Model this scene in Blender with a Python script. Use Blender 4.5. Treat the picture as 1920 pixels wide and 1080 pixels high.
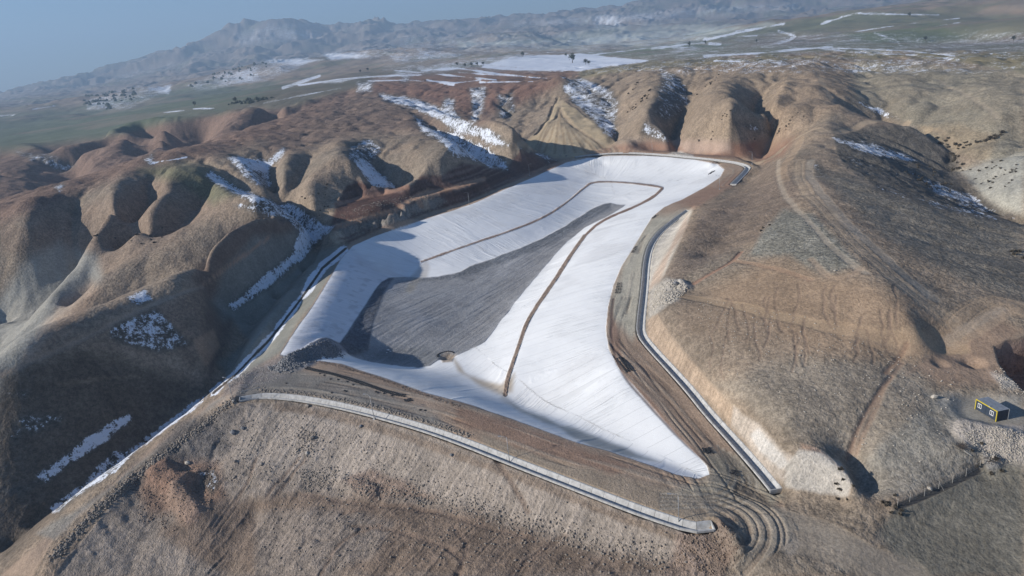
import bpy, math, random
import numpy as np
random.seed(7); rng = np.random.default_rng(7)
for o in list(bpy.data.objects): bpy.data.objects.remove(o)
SC = bpy.context.scene; COL = SC.collection

# ------------------------------------------------------------------ camera
FPX = 1280.0; TH = math.radians(20.1); RO = math.radians(6.4); CH = 100.0
vF = np.array([0, math.cos(TH), -math.sin(TH)]); v0 = np.array([1., 0, 0]); vu = np.array([0, math.sin(TH), math.cos(TH)])
vR = math.cos(RO)*v0 - math.sin(RO)*vu; vU = math.cos(RO)*vu + math.sin(RO)*v0
from mathutils import Matrix, Vector
cd = bpy.data.cameras.new('camera'); cam = bpy.data.objects.new('camera', cd); COL.objects.link(cam)
cd.sensor_width = 36; cd.lens = 24; cd.clip_start = 1; cd.clip_end = 60000
cam.matrix_world = Matrix(((vR[0], vU[0], -vF[0], 0), (vR[1], vU[1], -vF[1], 0), (vR[2], vU[2], -vF[2], CH), (0, 0, 0, 1)))
SC.camera = cam

# ------------------------------------------------------------------ light
SUN_EL, SUN_AZ = 23.5, 189.0          # degrees; azimuth counter-clockwise from +X: the sun stands on the left
SKY_STRENGTH, SUN_STRENGTH, EXPOSURE, HAZE = 0.085, 5.0, 0.36, 0.00013
sd = Vector((math.cos(math.radians(SUN_EL))*math.cos(math.radians(SUN_AZ)), math.cos(math.radians(SUN_EL))*math.sin(math.radians(SUN_AZ)), math.sin(math.radians(SUN_EL))))
ld = bpy.data.lights.new('sun', 'SUN'); ld.energy = SUN_STRENGTH; ld.angle = math.radians(0.6); ld.color = (1.0, 0.93, 0.84)
sun = bpy.data.objects.new('sun', ld); COL.objects.link(sun); sun.rotation_euler = sd.to_track_quat('Z', 'Y').to_euler()
W = bpy.data.worlds.new('World'); SC.world = W; W.use_nodes = True
wn = W.node_tree.nodes; wn.clear(); wl = W.node_tree.links
sky = wn.new('ShaderNodeTexSky'); sky.sky_type = 'NISHITA'; sky.sun_disc = False
sky.sun_elevation = math.radians(SUN_EL); sky.sun_rotation = math.radians(90-SUN_AZ) % (2*math.pi)
sky.altitude = 1000; sky.air_density = 1.0; sky.dust_density = 0.6; sky.ozone_density = 6.0
bg = wn.new('ShaderNodeBackground'); bg.inputs[1].default_value = SKY_STRENGTH; wo = wn.new('ShaderNodeOutputWorld')
wl.new(sky.outputs[0], bg.inputs[0]); wl.new(bg.outputs[0], wo.inputs[0])
SC.view_settings.view_transform = 'Standard'; SC.view_settings.look = 'None'; SC.view_settings.gamma = 1
SC.view_settings.exposure = EXPOSURE; SC.view_settings.use_curve_mapping = False

# ------------------------------------------------------------------ helpers
def ray(u, v):
    u = np.asarray(u, float); v = np.asarray(v, float)
    return vF[:, None] + vR[:, None]*((u.ravel()-960)/FPX) - vU[:, None]*((v.ravel()-540)/FPX)
def unp_z(u, v, z):
    d = ray(u, v)[:, 0]; t = (z-CH)/d[2]; return d[0]*t, d[1]*t, z
def unp_r(u, v, r):
    d = ray(u, v)[:, 0]; t = r/math.hypot(d[0], d[1]); return d[0]*t, d[1]*t, CH+d[2]*t
def project(x, y, z):
    dz = z-CH; w = x*vF[0]+y*vF[1]+dz*vF[2]; w = np.where(w < 1, 1, w)
    return 960+FPX*(x*vR[0]+y*vR[1]+dz*vR[2])/w, 540-FPX*(x*vU[0]+y*vU[1]+dz*vU[2])/w
def _h(ix, iy, s):
    n = (ix.astype(np.int64)*374761393 + iy.astype(np.int64)*668265263 + s*1274126177) & 0xffffffff
    n = ((n ^ (n >> 13))*1274126177) & 0xffffffff
    return ((n ^ (n >> 16)) & 0xffff).astype(np.float32)/32767.5-1
def vnoise(x, y, s=0):
    fx = np.floor(x); fy = np.floor(y); a = (x-fx).astype(np.float32); b = (y-fy).astype(np.float32)
    a = a*a*a*(a*(a*6-15)+10); b = b*b*b*(b*(b*6-15)+10); ix = fx.astype(np.int64); iy = fy.astype(np.int64)
    p = _h(ix, iy, s); q = _h(ix+1, iy, s); r = _h(ix, iy+1, s); t = _h(ix+1, iy+1, s)
    return (p+(q-p)*a)*(1-b)+(r+(t-r)*a)*b
def fbm(x, y, n, s=0, g=0.5):
    o = 0; a = 1; f = 1; m = 0
    for i in range(n):
        c, d = math.cos(i*1.1), math.sin(i*1.1)
        o = o+a*vnoise((x*c-y*d)*f+17*i, (x*d+y*c)*f, s+i); m += a; a *= g; f *= 2.03
    return o/m
def sstep(a, b, x):
    t = np.clip((x-a)/(b-a), 0, 1); return t*t*(3-2*t)
def seg_dist(px, py, P, closed=False, want_s=False):
    P = np.asarray(P, float); Q = np.roll(P, -1, 0) if closed else P[1:]; A = P if closed else P[:-1]
    best = np.full(px.shape, 1e18); S = np.zeros(px.shape); side = np.zeros(px.shape); L = 0.
    for (ax, ay), (bx, by) in zip(A, Q):
        dx, dy = bx-ax, by-ay; l2 = dx*dx+dy*dy+1e-9
        t = np.clip(((px-ax)*dx+(py-ay)*dy)/l2, 0, 1); ex = px-ax-t*dx; ey = py-ay-t*dy; d = ex*ex+ey*ey
        m = d < best; best = np.where(m, d, best)
        if want_s:
            S = np.where(m, L+t*math.sqrt(l2), S); side = np.where(m, np.sign(dx*(py-ay)-dy*(px-ax)), side)
        L += math.sqrt(l2)
    if want_s: return np.sqrt(best), S, side
    return np.sqrt(best)
def inside(px, py, P):
    P = np.asarray(P, float); Q = np.roll(P, -1, 0); c = np.zeros(px.shape, bool)
    for (ax, ay), (bx, by) in zip(P, Q):
        if ay == by: continue
        c ^= ((ay > py) != (by > py)) & (px < (bx-ax)*(py-ay)/(by-ay)+ax)
    return c
def smooth_line(P, n=3, closed=False):
    P = np.asarray(P, float)
    for _ in range(n):
        if closed:
            Q = np.roll(P, -1, 0); P = np.stack([P*.75+Q*.25, P*.25+Q*.75], 1).reshape(-1, P.shape[1])
        else:
            A, B = P[:-1], P[1:]; M = np.stack([A*.75+B*.25, A*.25+B*.75], 1).reshape(-1, P.shape[1]); P = np.vstack([P[:1], M, P[-1:]])
    return P

# ------------------------------------------------------------------ relief: survey lines (u, v, height)
RIM = [(662,461,0),(700,444,0),(800,410,1),(880,385,2),(955,352,3),(1010,328,3),(1060,305,4),(1100,296,5),(1150,292,5),(1225,292,5),(1300,299,6),(1345,308,6),(1358,318,6),(1350,332,6),(1320,352,5),(1280,373,5),(1245,388,5),(1222,408,4),(1205,435,4),(1185,468,3),(1165,500,3),(1150,535,2),(1140,575,2),(1136,620,1),(1142,655,1),(1160,690,1),(1190,725,0),(1230,770,0),(1270,815,0),(1305,850,0),(1325,873,0),(1330,890,0),(1310,897,0),(1270,890,0),(1200,866,0),(1140,846,0),(1080,830,0),(1000,800,0),(930,775,0),(870,755,0),(800,737,0),(730,712,0),(680,695,0),(640,682,0),(600,676,0),(565,682,0),(525,665,0),(560,610,0),(590,570,0),(620,520,0),(640,485,0)]
BENCH = [(790,491,-17),(870,462,-13),(960,432,-11),(1020,408,-10),(1060,382,-9),(1095,352,-7),(1112,340,-7),(1175,342,-6),(1237,350,-6),(1242,353,-6),(1225,370,-7),(1190,388,-8),(1140,408,-9),(1115,424,-9),(1095,443,-10),(1070,478,-10),(1050,510,-11),(1030,540,-11),(1005,575,-12),(985,610,-12),(972,650,-13),(960,685,-13),(950,715,-14),(947,740,-15)]
FLOOR = [(720,522,-16),(760,519,-22),(800,522,-22),(850,514,-21),(890,497,-21),(930,483,-20),(985,462,-19),(1030,440,-18),(1080,410,-16),(1110,390,-15),(1140,380,-14),(1160,384,-14),(1176,384,-13),(1140,405,-15),(1110,420,-16),(1090,432,-17),(1055,462,-18),(1030,490,-19),(1000,525,-20),(970,560,-20),(940,600,-21),(915,635,-22),(885,655,-23),(852,668,-24),(825,672,-24),(800,690,-24),(740,686,-23),(680,676,-22),(630,655,-10),(655,620,-11),(680,580,-12),(700,548,-14)]
CH_R = [(1290,394,6),(1265,412,5),(1240,432,5),(1222,455,4),(1213,485,4),(1209,540,3),(1202,600,2),(1201,627,1.5),(1225,655,1),(1260,692,.5),(1300,737,0),(1330,775,0),(1365,812,-.5),(1400,852,-.5),(1430,886,-1),(1455,917,-1)]
CH_S = [(450,748,0),(490,740,0),(560,745,0),(640,760,0),(720,780,0),(800,803,0),(870,828,0),(950,860,0),(1040,895,0),(1120,926,0),(1200,957,0),(1270,980,0),(1300,990,0),(1335,985,0)]
CH_N = [(1080,294,6),(1110,289,6),(1150,287,6),(1200,287,6),(1240,289,6),(1320,297,7),(1375,303,7),(1403,311,7),(1402,318,7),(1375,345,6.5)]
Z = [RIM+RIM[:1], BENCH, FLOOR+FLOOR[:1],
 [(945,738,-15),(905,708,-19),(855,680,-23)], [(1318,892,-1),(1260,869,-2),(1200,848,-4),(1120,815,-7),(1050,786,-10),(985,762,-15),(947,740,-15)],   # creases of the pit
 [(664,468,-1),(700,500,-10),(718,518,-15)],
 [(1120,300,2),(1150,325,-4),(1175,342,-6)], [(1345,315,3),(1280,340,-3),(1240,352,-6)],
 [(700,600,-13.5),(780,600,-18),(850,620,-22.5),(760,560,-17),(900,560,-21.5),(960,500,-20),(1040,450,-18.5)],
 CH_R, CH_S, CH_N,
 # ring road outer edges
 [(645,463,0),(660,454,0),(700,435,0),(800,400,1),(880,375,2),(955,342,3),(1000,320,4),(1045,304,5),(1080,294,6)],
 # cut slope on the right of the drain (top)
 [(1300,384,12),(1288,420,14),(1270,462,14),(1245,520,11),(1235,545,9),(1232,590,8),(1240,620,6),(1290,668,5.5),(1330,715,5),(1380,770,5),(1420,800,5),(1465,842,5),(1500,862,5.5)],
 [(1302,390,6.5),(1232,470,4.5),(1222,520,3.5),(1216,600,2.5),(1214,625,2),(1275,690,1),(1345,770,.5),(1410,845,0),(1475,915,0)],
 [(1420,300,8),(1400,350,7),(1360,370,9),(1330,385,13)],
 # pale mound at the bottom of the cut
 [(1500,830,7),(1535,848,7),(1565,868,6.5),(1590,895,5.5),(1600,915,4)], [(1590,865,2.5),(1610,895,2),(1618,925,1)], [(1480,900,2),(1520,920,1),(1580,935,1)],
 # right hill
 [(1545,232,30),(1520,262,27),(1500,285,25),(1480,310,24),(1485,345,25),(1520,390,27),(1570,440,28),(1620,495,28),(1660,540,26),(1700,590,22),(1720,625,18)],
 [(1430,330,14),(1400,380,17),(1360,440,17),(1320,480,14)], [(1450,300,14),(1420,340,12),(1390,360,11)],
 [(1560,255,28),(1572,300,25),(1640,350,21),(1700,368,17),(1780,388,12),(1850,405,6),(1920,418,2)],
 [(1700,420,20),(1780,450,16),(1850,480,14),(1920,500,12)], [(1760,540,20),(1840,560,18),(1920,590,16)],
 [(1300,545,12),(1400,575,17),(1500,600,19),(1600,640,17),(1680,660,14)], [(1300,600,11),(1400,680,12),(1500,720,12),(1600,730,12),(1700,740,11)],
 [(1480,790,9),(1600,800,8),(1700,790,9),(1760,760,9.5)], [(1820,800,8),(1867,793,8),(1900,790,8),(1835,765,8.5),(1825,745,9),(1900,750,8.5)], [(1760,650,12),(1800,690,11),(1860,720,10)],
 [(1640,850,6),(1740,850,6),(1850,840,7)], [(1800,815,7),(1840,850,5),(1862,868,4)], [(1680,948,2),(1760,912,2.5),(1840,872,3.5),(1920,850,5)],
 [(1660,980,0),(1760,960,0),(1920,920,1)], [(1700,1080,-3),(1920,1080,-3),(1920,1000,-1)],
 # bowl and gully behind the right hill
 [(1660,215,21),(1700,235,17),(1760,262,11),(1790,280,7),(1800,305,3),(1830,345,0),(1870,380,-3),(1920,408,-6)],
 [(1600,240,25),(1660,290,17),(1720,330,9),(1780,360,3),(1830,380,0)], [(1590,205,30),(1640,228,26),(1700,232,20),(1745,255,14)],
 [(1820,275,10),(1920,240,18)], [(1900,300,8),(1920,330,6),(1920,370,2)], [(1860,350,2),(1890,390,-3)],
 # crest of the hills at the back
 [(1050,157,45),(1090,147,52),(1140,138,57),(1200,128,59),(1240,128,60),(1300,118,61),(1400,112,62),(1500,112,58),(1600,107,52),(1700,104,48),(1800,110,45),(1920,127,43)],
 # knoll and tipped cone
 [(1050,166,44),(1048,182,40)], [(1030,185,38),(1000,220,27),(975,262,14)], [(1048,182,41),(1050,230,25),(1050,292,6)], [(1060,192,38),(1100,222,27),(1150,262,13)], [(985,278,10),(1020,290,7),(1060,296,6),(1110,283,7),(1150,268,9)],
 [(1100,155,50),(1130,165,45),(1160,188,36),(1158,225,24),(1157,262,12)],
 # spurs and gullies of the back hills
 [(1240,132,59),(1238,165,50),(1228,195,40),(1215,222,31),(1200,250,20),(1190,262,14)],
 [(1265,140,57),(1286,155,49),(1291,190,36),(1272,220,25),(1256,240,18),(1263,265,10)],
 [(1200,148,54),(1180,175,45),(1165,200,35)], [(1225,232,26),(1245,250,20),(1255,268,11)], [(1175,272,12),(1200,262,14),(1240,275,8)],
 [(1350,135,57),(1330,165,50),(1310,205,36),(1290,250,20),(1275,272,9)],
 [(1390,128,59),(1368,160,52),(1372,200,41),(1370,235,30),(1372,268,14),(1365,280,9)],
 [(1405,150,52),(1428,178,40),(1418,205,31),(1430,225,25),(1448,245,17),(1435,265,11)],
 [(1330,150,52),(1310,180,42),(1285,205,32)],
 [(1490,125,57),(1465,165,50),(1440,200,40),(1425,212,34)], [(1470,150,50),(1455,190,39),(1435,222,28),(1450,235,21)],
 [(1520,120,57),(1490,170,46),(1465,215,33),(1448,245,19)], [(1530,125,56),(1535,160,48),(1565,190,38),(1575,200,35)], [(1500,150,50),(1480,190,39),(1460,230,27)],
 [(1575,200,36),(1540,225,30),(1510,245,25),(1465,275,16)], [(1430,275,10),(1350,282,9),(1300,275,9),(1250,278,8)],
 [(1590,125,49),(1640,160,38),(1680,200,27)], [(1640,125,47),(1690,165,37),(1720,205,26)], [(1760,130,44),(1780,200,27),(1760,240,17)], [(1850,170,37),(1880,220,25),(1840,255,14)],
 # massif on the left of the pit: crest, slabs and gullies
 [(700,174,55),(735,187,53),(790,205,48),(840,228,42),(885,245,37),(930,262,31),(975,277,25)],
 [(712,176,54),(770,183,49),(830,205,40),(860,220,34),(900,240,27),(935,257,20),(980,275,14),(1020,290,9),(1045,303,5.5)],
 [(760,212,49),(800,237,43),(840,267,35),(862,290,29),(868,303,26)], [(775,212,47),(810,238,39),(850,258,31),(890,278,24),(925,300,15),(950,316,9)],
 [(740,240,45),(760,280,36),(800,320,25),(828,328,21)], [(640,273,44),(650,300,38),(663,325,31),(682,342,24)], [(700,262,43),(702,290,35),(705,315,27),(720,337,21),(738,352,17)],
 [(600,268,45),(578,305,37),(545,345,27),(528,368,22)], [(615,280,43),(590,330,32),(570,375,21),(600,400,13)],
 [(975,278,24),(962,300,15),(952,315,9)], [(1010,290,13),(1040,306,6)],
 [(625,378,17),(650,345,24),(670,338,25),(700,346,21),(738,353,17),(770,348,19),(790,330,23),(828,328,21),(866,304,26),(905,310,17),(950,316,9)],
 [(632,379,14),(680,366,13),(735,355,12.5),(765,347,13)], [(632,386,13.5),(680,373,12.5),(735,362,12),(768,353,12.5)], [(625,431,6.5),(680,414,7.5),(740,398,8.6),(780,374,9.7),(850,358,9.7),(907,338,9.7)], [(625,425,7),(680,408,8),(740,392,9),(780,368,10),(800,360,10),(850,352,10),(907,333,10)],
 [(615,440,3),(640,440,4),(700,425,2),(800,396,2)],
 [(690,160,56),(640,180,52),(560,215,50),(480,245,49),(400,278,50),(345,297,50),(280,315,47),(240,325,45),(130,375,36),(60,397,32),(0,412,29)],
 # snow hollow
 [(530,283,44),(500,310,36),(506,345,27),(530,370,21),(560,395,13),(577,412,8),(605,432,2)], [(385,318,44),(430,345,34),(490,360,27),(525,369,22)], [(440,292,46),(465,315,40),(495,345,31)], [(560,262,47),(535,300,41),(530,340,31)],
 # left hill spurs
 [(370,310,46),(400,345,40),(432,375,36),(480,392,32),(510,397,28),(545,412,21),(575,425,8)],
 [(432,378,36),(390,402,29),(340,445,21),(320,468,16),(250,500,11),(190,520,8),(182,545,5),(150,590,-1),(60,660,-9),(0,690,-13)],
 [(405,350,34),(350,400,26),(310,440,17),(240,470,9)], [(315,330,45),(310,385,34),(260,435,23),(200,490,10),(150,560,-4)], [(285,335,42),(275,385,29),(235,430,18),(160,480,5),(110,560,-9)],
 [(240,335,44),(215,395,33),(185,450,20),(145,500,8),(60,600,-9),(0,660,-17)], [(150,380,34),(110,440,18),(60,510,2),(0,570,-12)], [(80,400,32),(60,450,19),(0,500,6)], [(20,600,-14),(0,630,-18)],
 [(525,402,26),(470,425,26),(440,445,25),(400,490,18),(355,515,14),(310,525,8),(290,545,5)], [(530,430,15),(470,455,11),(420,490,8.5),(370,520,9)],
 [(560,428,11),(400,498,8),(372,530,10),(340,550,13),(290,570,13),(240,592,13),(140,640,12),(60,675,11),(0,700,9)],
 [(390,540,4),(395,600,0),(385,640,-4)], [(300,555,1),(240,585,-2),(140,630,-7)],
 [(605,432,1),(560,490,-3),(500,545,-5),(445,580,-8),(432,640,-12),(400,715,-20),(300,790,-24),(200,870,-27),(100,950,-30),(0,1020,-33)],
 [(640,466,-2),(600,505,-3.5),(560,565,-6),(510,630,-8),(440,700,-12),(330,780,-20),(200,875,-25),(100,945,-28),(30,1000,-31)],
 [(575,495,-1.5),(530,560,-3),(490,620,-5),(455,670,-9)],
 # embankment: dam crest, road going down on the left, the face and the ground below it
 [(520,668,-1),(480,690,-2),(430,715,-1.5),(400,755,-2),(345,795,-4),(290,835,-6),(240,880,-8),(200,920,-10),(140,970,-13),(60,1040,-17)],
 [(560,710,0),(490,722,0),(450,740,0)], [(440,755,0),(400,785,-2.5),(340,830,-5),(280,875,-8),(220,930,-11),(160,985,-14),(90,1060,-17)],
 [(455,757,-.5),(490,748,-.3),(560,752,-.3),(640,768,-.3),(720,788,-.3),(800,812,-.3),(870,838,-.3),(950,872,-.3),(1040,908,-.3),(1120,940,-.3),(1200,970,-.3),(1270,995,-.3),(1310,1000,-.3)],
 [(400,860,-9),(430,920,-13),(500,935,-14),(580,915,-12.5),(640,915,-12),(700,925,-11),(800,935,-9.5),(900,960,-8),(1000,990,-7),(1100,1020,-6),(1200,1040,-5),(1280,1052,-4)],
 [(340,880,-10),(300,930,-13),(280,1000,-18)], [(400,900,-12),(380,960,-15),(330,1020,-19)], [(260,920,-11.5),(210,980,-15)],
 [(560,970,-14.5),(700,975,-11.5),(850,1020,-9.5),(1000,1060,-8)], [(420,1080,-24),(560,1070,-17),(700,1080,-13),(850,1080,-10),(1100,1080,-7),(1250,1080,-5.5),(1400,1080,-4)],
 [(480,960,-18),(520,1010,-19)], [(1380,960,-.5),(1450,960,-.5),(1400,1040,-1),(1550,1040,-1),(1600,1000,0),(1550,970,0)],
]
NPIT = 13
Z[1:9] = [[(a, b, c*.62 if c < 0 else c) for a, b, c in L] for L in Z[1:9]]
def ease(z): return 10+(z-10)*.76 if z > 10 else (-2+(z+2)*.8 if z < -2 else z)
Z = Z[:NPIT]+[[(a, b, ease(c)) for a, b, c in L] for L in Z[NPIT:]]
FAR = [  # (u, v, distance)
 # left ridge behind, its valley and the plain
 [(0,280,1500),(150,255,1450),(300,222,1400),(450,190,1400),(560,168,1450),(650,150,1500),(760,140,1500)],
 [(0,240,2400),(200,215,2300),(350,190,2300),(480,165,2400),(600,150,2400)], [(0,205,4200),(120,195,4200),(300,172,4200)], [(0,195,6000),(100,185,6200)],
 [(180,185,3400),(240,172,3500),(330,160,3500),(380,150,3500),(420,135,3600),(480,120,3700),(600,110,3800),(680,100,3900)], [(330,180,2900),(430,165,2800),(520,150,2800),(590,140,2800)],
 # plateau with the snowy fields
 [(700,160,1150),(770,150,1250),(850,148,1150),(950,152,950),(1000,155,900),(1050,150,830)],
 [(800,135,1600),(900,132,1500),(1000,128,1450),(1060,128,1250),(1120,130,1050)],
 [(760,120,2300),(850,110,2300),(950,100,2300),(1050,112,1900),(1200,117,1500)],
 [(720,95,3500),(850,92,3400),(950,95,3000),(1010,92,3000),(1090,98,2400),(1250,112,1300)],
 [(1320,108,1150),(1450,103,1050),(1560,98,1000),(1700,98,950),(1800,104,850)],
 [(1100,97,2600),(1200,95,2100),(1300,95,1700),(1450,92,1500),(1600,88,1400),(1750,93,1250)],
 [(1090,92,3200),(1150,84,3300),(1250,78,3000),(1350,75,2300),(1500,70,2100),(1650,65,1900)],
 [(1240,78,3300),(1330,62,3100),(1400,45,3000),(1480,38,2900),(1560,32,2800),(1600,25,2700),(1700,26,2600),(1800,30,2500),(1920,40,2300)],
 [(1500,55,2500),(1600,50,2300),(1750,50,2000),(1920,60,1700)], [(1700,80,1600),(1780,85,1500),(1850,100,1200),(1920,110,1050)], [(1800,70,1900),(1920,80,1600)],
 # far badlands and mountain chain
 [(850,82,5200),(950,62,5200),(1000,70,5200),(1080,92,4300)], [(800,95,4300),(900,95,4200),(1000,96,4200)], [(1040,85,5200),(1100,60,5600),(1200,50,5800),(1300,48,5800),(1400,42,5800)], [(1100,88,4800),(1200,84,4800),(1300,75,4600),(1400,55,4600)],
 [(1150,68,6200),(1300,60,6500)],
 [(0,188,9500),(60,162,9300),(110,160,9200),(200,130,9000),(300,97,9000),(350,93,9000),(390,72,8900),(430,47,8800),(480,38,8800),(560,39,8800),(610,52,8900),(680,40,9200),(760,38,9300),(840,46,9300),(900,40,9000),(950,34,8800),(1000,35,8600),(1060,28,8500),(1140,20,8500),(1200,8,8500),(1300,2,8500),(1420,-6,8500),(1600,-14,8600),(1800,-25,8800),(1920,-30,9000)],
 [(200,160,7600),(350,125,7300),(500,95,7200),(650,95,7000),(800,80,7000),(900,70,6900),(1100,45,7000),(1300,30,7200),(1500,20,7200),(1700,5,7300),(1920,-5,7500)],
 [(450,90,8000),(520,60,8200),(600,80,8000),(700,60,8200)],
]
Z2 = [[(0,300,14),(40,272,22),(80,278,20),(130,285,19),(180,266,24),(240,242,31),(300,232,33),(370,222,34),(450,213,36),(530,205,38),(600,182,43),(690,158,50)],
 [(240,240,31),(235,268,24),(215,300,14)], [(262,245,24),(281,270,9),(283,300,4)], [(310,232,33),(302,262,25),(290,288,15)], [(365,226,27),(388,243,15),(372,266,8),(340,288,6)],
 [(440,212,36),(420,240,27),(395,262,20)], [(480,212,37),(468,240,27),(440,262,21)], [(540,205,31),(520,232,19),(490,255,14)], [(600,185,42),(585,200,37),(560,208,33)],
 [(40,272,22),(48,310,14),(30,360,4)], [(75,277,16),(125,310,-1),(150,350,-4)], [(150,278,21),(165,305,13),(160,340,5)], [(200,262,20),(192,300,4)], [(0,390,6),(100,365,2),(200,335,5),(300,298,10),(400,272,18),(500,240,27),(600,205,37)]]
def dens(L, step):
    L = [tuple(map(float, p)) for p in L]; out = [L[0]]
    for a, b in zip(L[:-1], L[1:]):
        n = max(1, int(math.hypot(b[0]-a[0], b[1]-a[1])/step+.5))
        out += [tuple(a[k]+(b[k]-a[k])*i/n for k in range(3)) for i in range(1, n+1)]
    return out
pts = []
for L in Z:
    pts += [unp_z(*p) for p in dens(L, 13)]
for L in Z2:
    pts += [unp_z(*p) for p in dens(L, 13)]
for L in FAR:
    pts += [unp_r(*p) for p in dens(L, 26)]
# frame of anchors round the surveyed part
for th, r, z in [(-60,60,-20),(-60,120,-26),(-60,250,-20),(-58,450,5),(-56,800,10),(-55,1500,10),(-52,3000,20),(-50,9000,80),(60,60,-6),(60,120,0),(60,200,8),(58,350,10),(56,600,25),(52,1200,30),(50,3000,80),(50,9000,700),(-30,60,-22),(0,60,-12),(30,60,-6),(0,90,-10),(-25,95,-20),(25,95,-6),
                 (-45,14000,150),(-30,14000,100),(-15,14000,150),(0,14000,200),(15,14000,200),(30,14000,300),(45,14000,300),(-50,300,-22),(-50,180,-40),(50,140,0),(49,260,5),(49,400,10)]:
    t = math.radians(th); pts.append((r*math.sin(t), r*math.cos(t), z))
P = np.array(pts)
pt = np.arctan2(P[:, 0], P[:, 1]); pl = np.log(np.hypot(P[:, 0], P[:, 1]))
key = np.round(pt/0.0025).astype(int)*100000+np.round(pl/0.0025).astype(int)
_, ui = np.unique(key, return_index=True); P = P[ui]; pt = pt[ui]; pl = pl[ui]
print('control points', len(P))
scale = np.exp(pl)                                     # heights in units of distance keep near detail and far relief on one footing
X = np.stack([pt, pl], 1).astype(np.float64); val = (P[:, 2]-CH)/scale
EPS = 0.0015
def kern(d2): return np.sqrt(d2+EPS*EPS)
D2 = ((X[:, None]-X[None])**2).sum(-1)
n = len(X); A = np.zeros((n+3, n+3)); A[:n, :n] = kern(D2); A[:n, :n] -= np.eye(n)*1e-5; A[:n, n] = 1; A[:n, n+1:] = X; A[n, :n] = 1; A[n+1:, :n] = X.T
b = np.zeros(n+3); b[:n] = val; wgt = np.linalg.solve(A, b)
def hcoarse(T, Lr):
    out = np.empty(T.size, np.float32); T = T.ravel().astype(np.float32); Lr = Lr.ravel().astype(np.float32)
    Xf = X.astype(np.float32); wf = wgt[:n].astype(np.float32)
    for i in range(0, T.size, 8192):
        d2 = (T[i:i+8192, None]-Xf[None, :, 0])**2; d2 += (Lr[i:i+8192, None]-Xf[None, :, 1])**2; d2 += EPS*EPS
        np.sqrt(d2, out=d2); out[i:i+8192] = d2@wf+wgt[n]+wgt[n+1]*T[i:i+8192]+wgt[n+2]*Lr[i:i+8192]
    return out
NT, NR = 760, 640; T0, T1 = math.radians(-56), math.radians(56); L0, L1 = math.log(60), math.log(14000)
# radial samples of the coarse field, denser near by
gl = np.linspace(0, 1, NR); 
def r_of(t):  # t in 0..1
    q = 0.25; a = 60**-q; b_ = 14000**-q; return (a+(b_-a)*t)**(-1/q)
def t_of(r):
    q = 0.25; a = 60**-q; b_ = 14000**-q; return (np.asarray(r, float)**-q-a)/(b_-a)
gt = np.linspace(T0, T1, NT); rr = r_of(gl)
GT, GL = np.meshgrid(gt, np.log(rr), indexing='ij')
G = hcoarse(GT, GL).reshape(NT, NR)
def blur(a, s):
    k = np.exp(-.5*(np.arange(-3*s, 3*s+1)/s)**2) if s >= 1 else np.array([.2, .6, .2]); k /= k.sum(); h = len(k)//2
    p = np.pad(a, ((h, h), (0, 0)), 'edge'); a = sum(k[i]*p[i:i+a.shape[0]] for i in range(len(k)))
    p = np.pad(a, ((0, 0), (h, h)), 'edge'); return sum(k[i]*p[:, i:i+a.shape[1]] for i in range(len(k)))
HG = G*rr[None, :]                                     # relief in metres
BIG = blur(blur(HG, 8), 8)
amp = 1.0*sstep(1700, 1100, rr)*(.25+.75*sstep(380, 560, rr))*sstep(150, 260, rr)
GB = blur((HG+amp[None, :]*(HG-BIG)*(1+1.0*sstep(math.radians(6), math.radians(-4), gt)[:, None]*sstep(850, 700, rr)[None, :]))/rr[None, :], 1)   # natural slopes: crests and gullies a little stronger, edges weathered round
def samp(Gr, th, r):
    a = np.clip((th-T0)/(T1-T0)*(NT-1), 0, NT-1.001); b = np.clip(t_of(np.clip(r, 60.01, 13999))*(NR-1), 0, NR-1.001)
    i = a.astype(int); j = b.astype(int); a = a-i; b = b-j
    return (Gr[i, j]*(1-a)+Gr[i+1, j]*a)*(1-b)+(Gr[i, j+1]*(1-a)+Gr[i+1, j+1]*a)*b

# ------------------------------------------------------------------ fine grid (polar round the viewpoint so that near ground is finest)
NC, NRF = 1020, 1250
cols = np.radians(np.concatenate([np.linspace(-180, -58, 24)[:-1], np.linspace(-58, -47, 16)[:-1], np.linspace(-47, 47, NC), np.linspace(47, 58, 16)[1:], np.linspace(58, 180, 24)[1:]]))
_r = np.exp(np.linspace(math.log(100), math.log(13800), 6000)); _d = (_r/140)**1.22*np.where(_r > 700, (_r/700)**.45, 1)
_c = np.concatenate([[0], np.cumsum(np.diff(_r)/((_d[1:]+_d[:-1])/2))]); radii = np.concatenate([[4, 20, 40, 58, 70, 80, 87, 92, 96], np.interp(np.linspace(0, _c[-1], NRF), _c, _r)])
TT, RR = np.meshgrid(cols, radii, indexing='ij')
x = RR*np.sin(TT); y = RR*np.cos(TT)
thc = np.clip(TT, math.radians(-56), math.radians(56))
def surf_base(th, r, eng):
    return CH+r*(samp(G, th, r)*eng+samp(GB, th, r)*(1-eng))
U0, V0 = project(x, y, CH+RR*samp(G, thc, RR))
ENGP = [(600,462),(610,430),(626,376),(655,341),(738,350),(790,328),(830,325),(866,301),(905,309),(950,312),(975,276),(1012,288),(1045,300),(1150,275),(1380,290),(1420,310),(1330,390),(1260,460),(1240,620),(1490,880),(1480,940),(1380,1010),(1300,1010),(700,800),(440,770),(500,660)]
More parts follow.
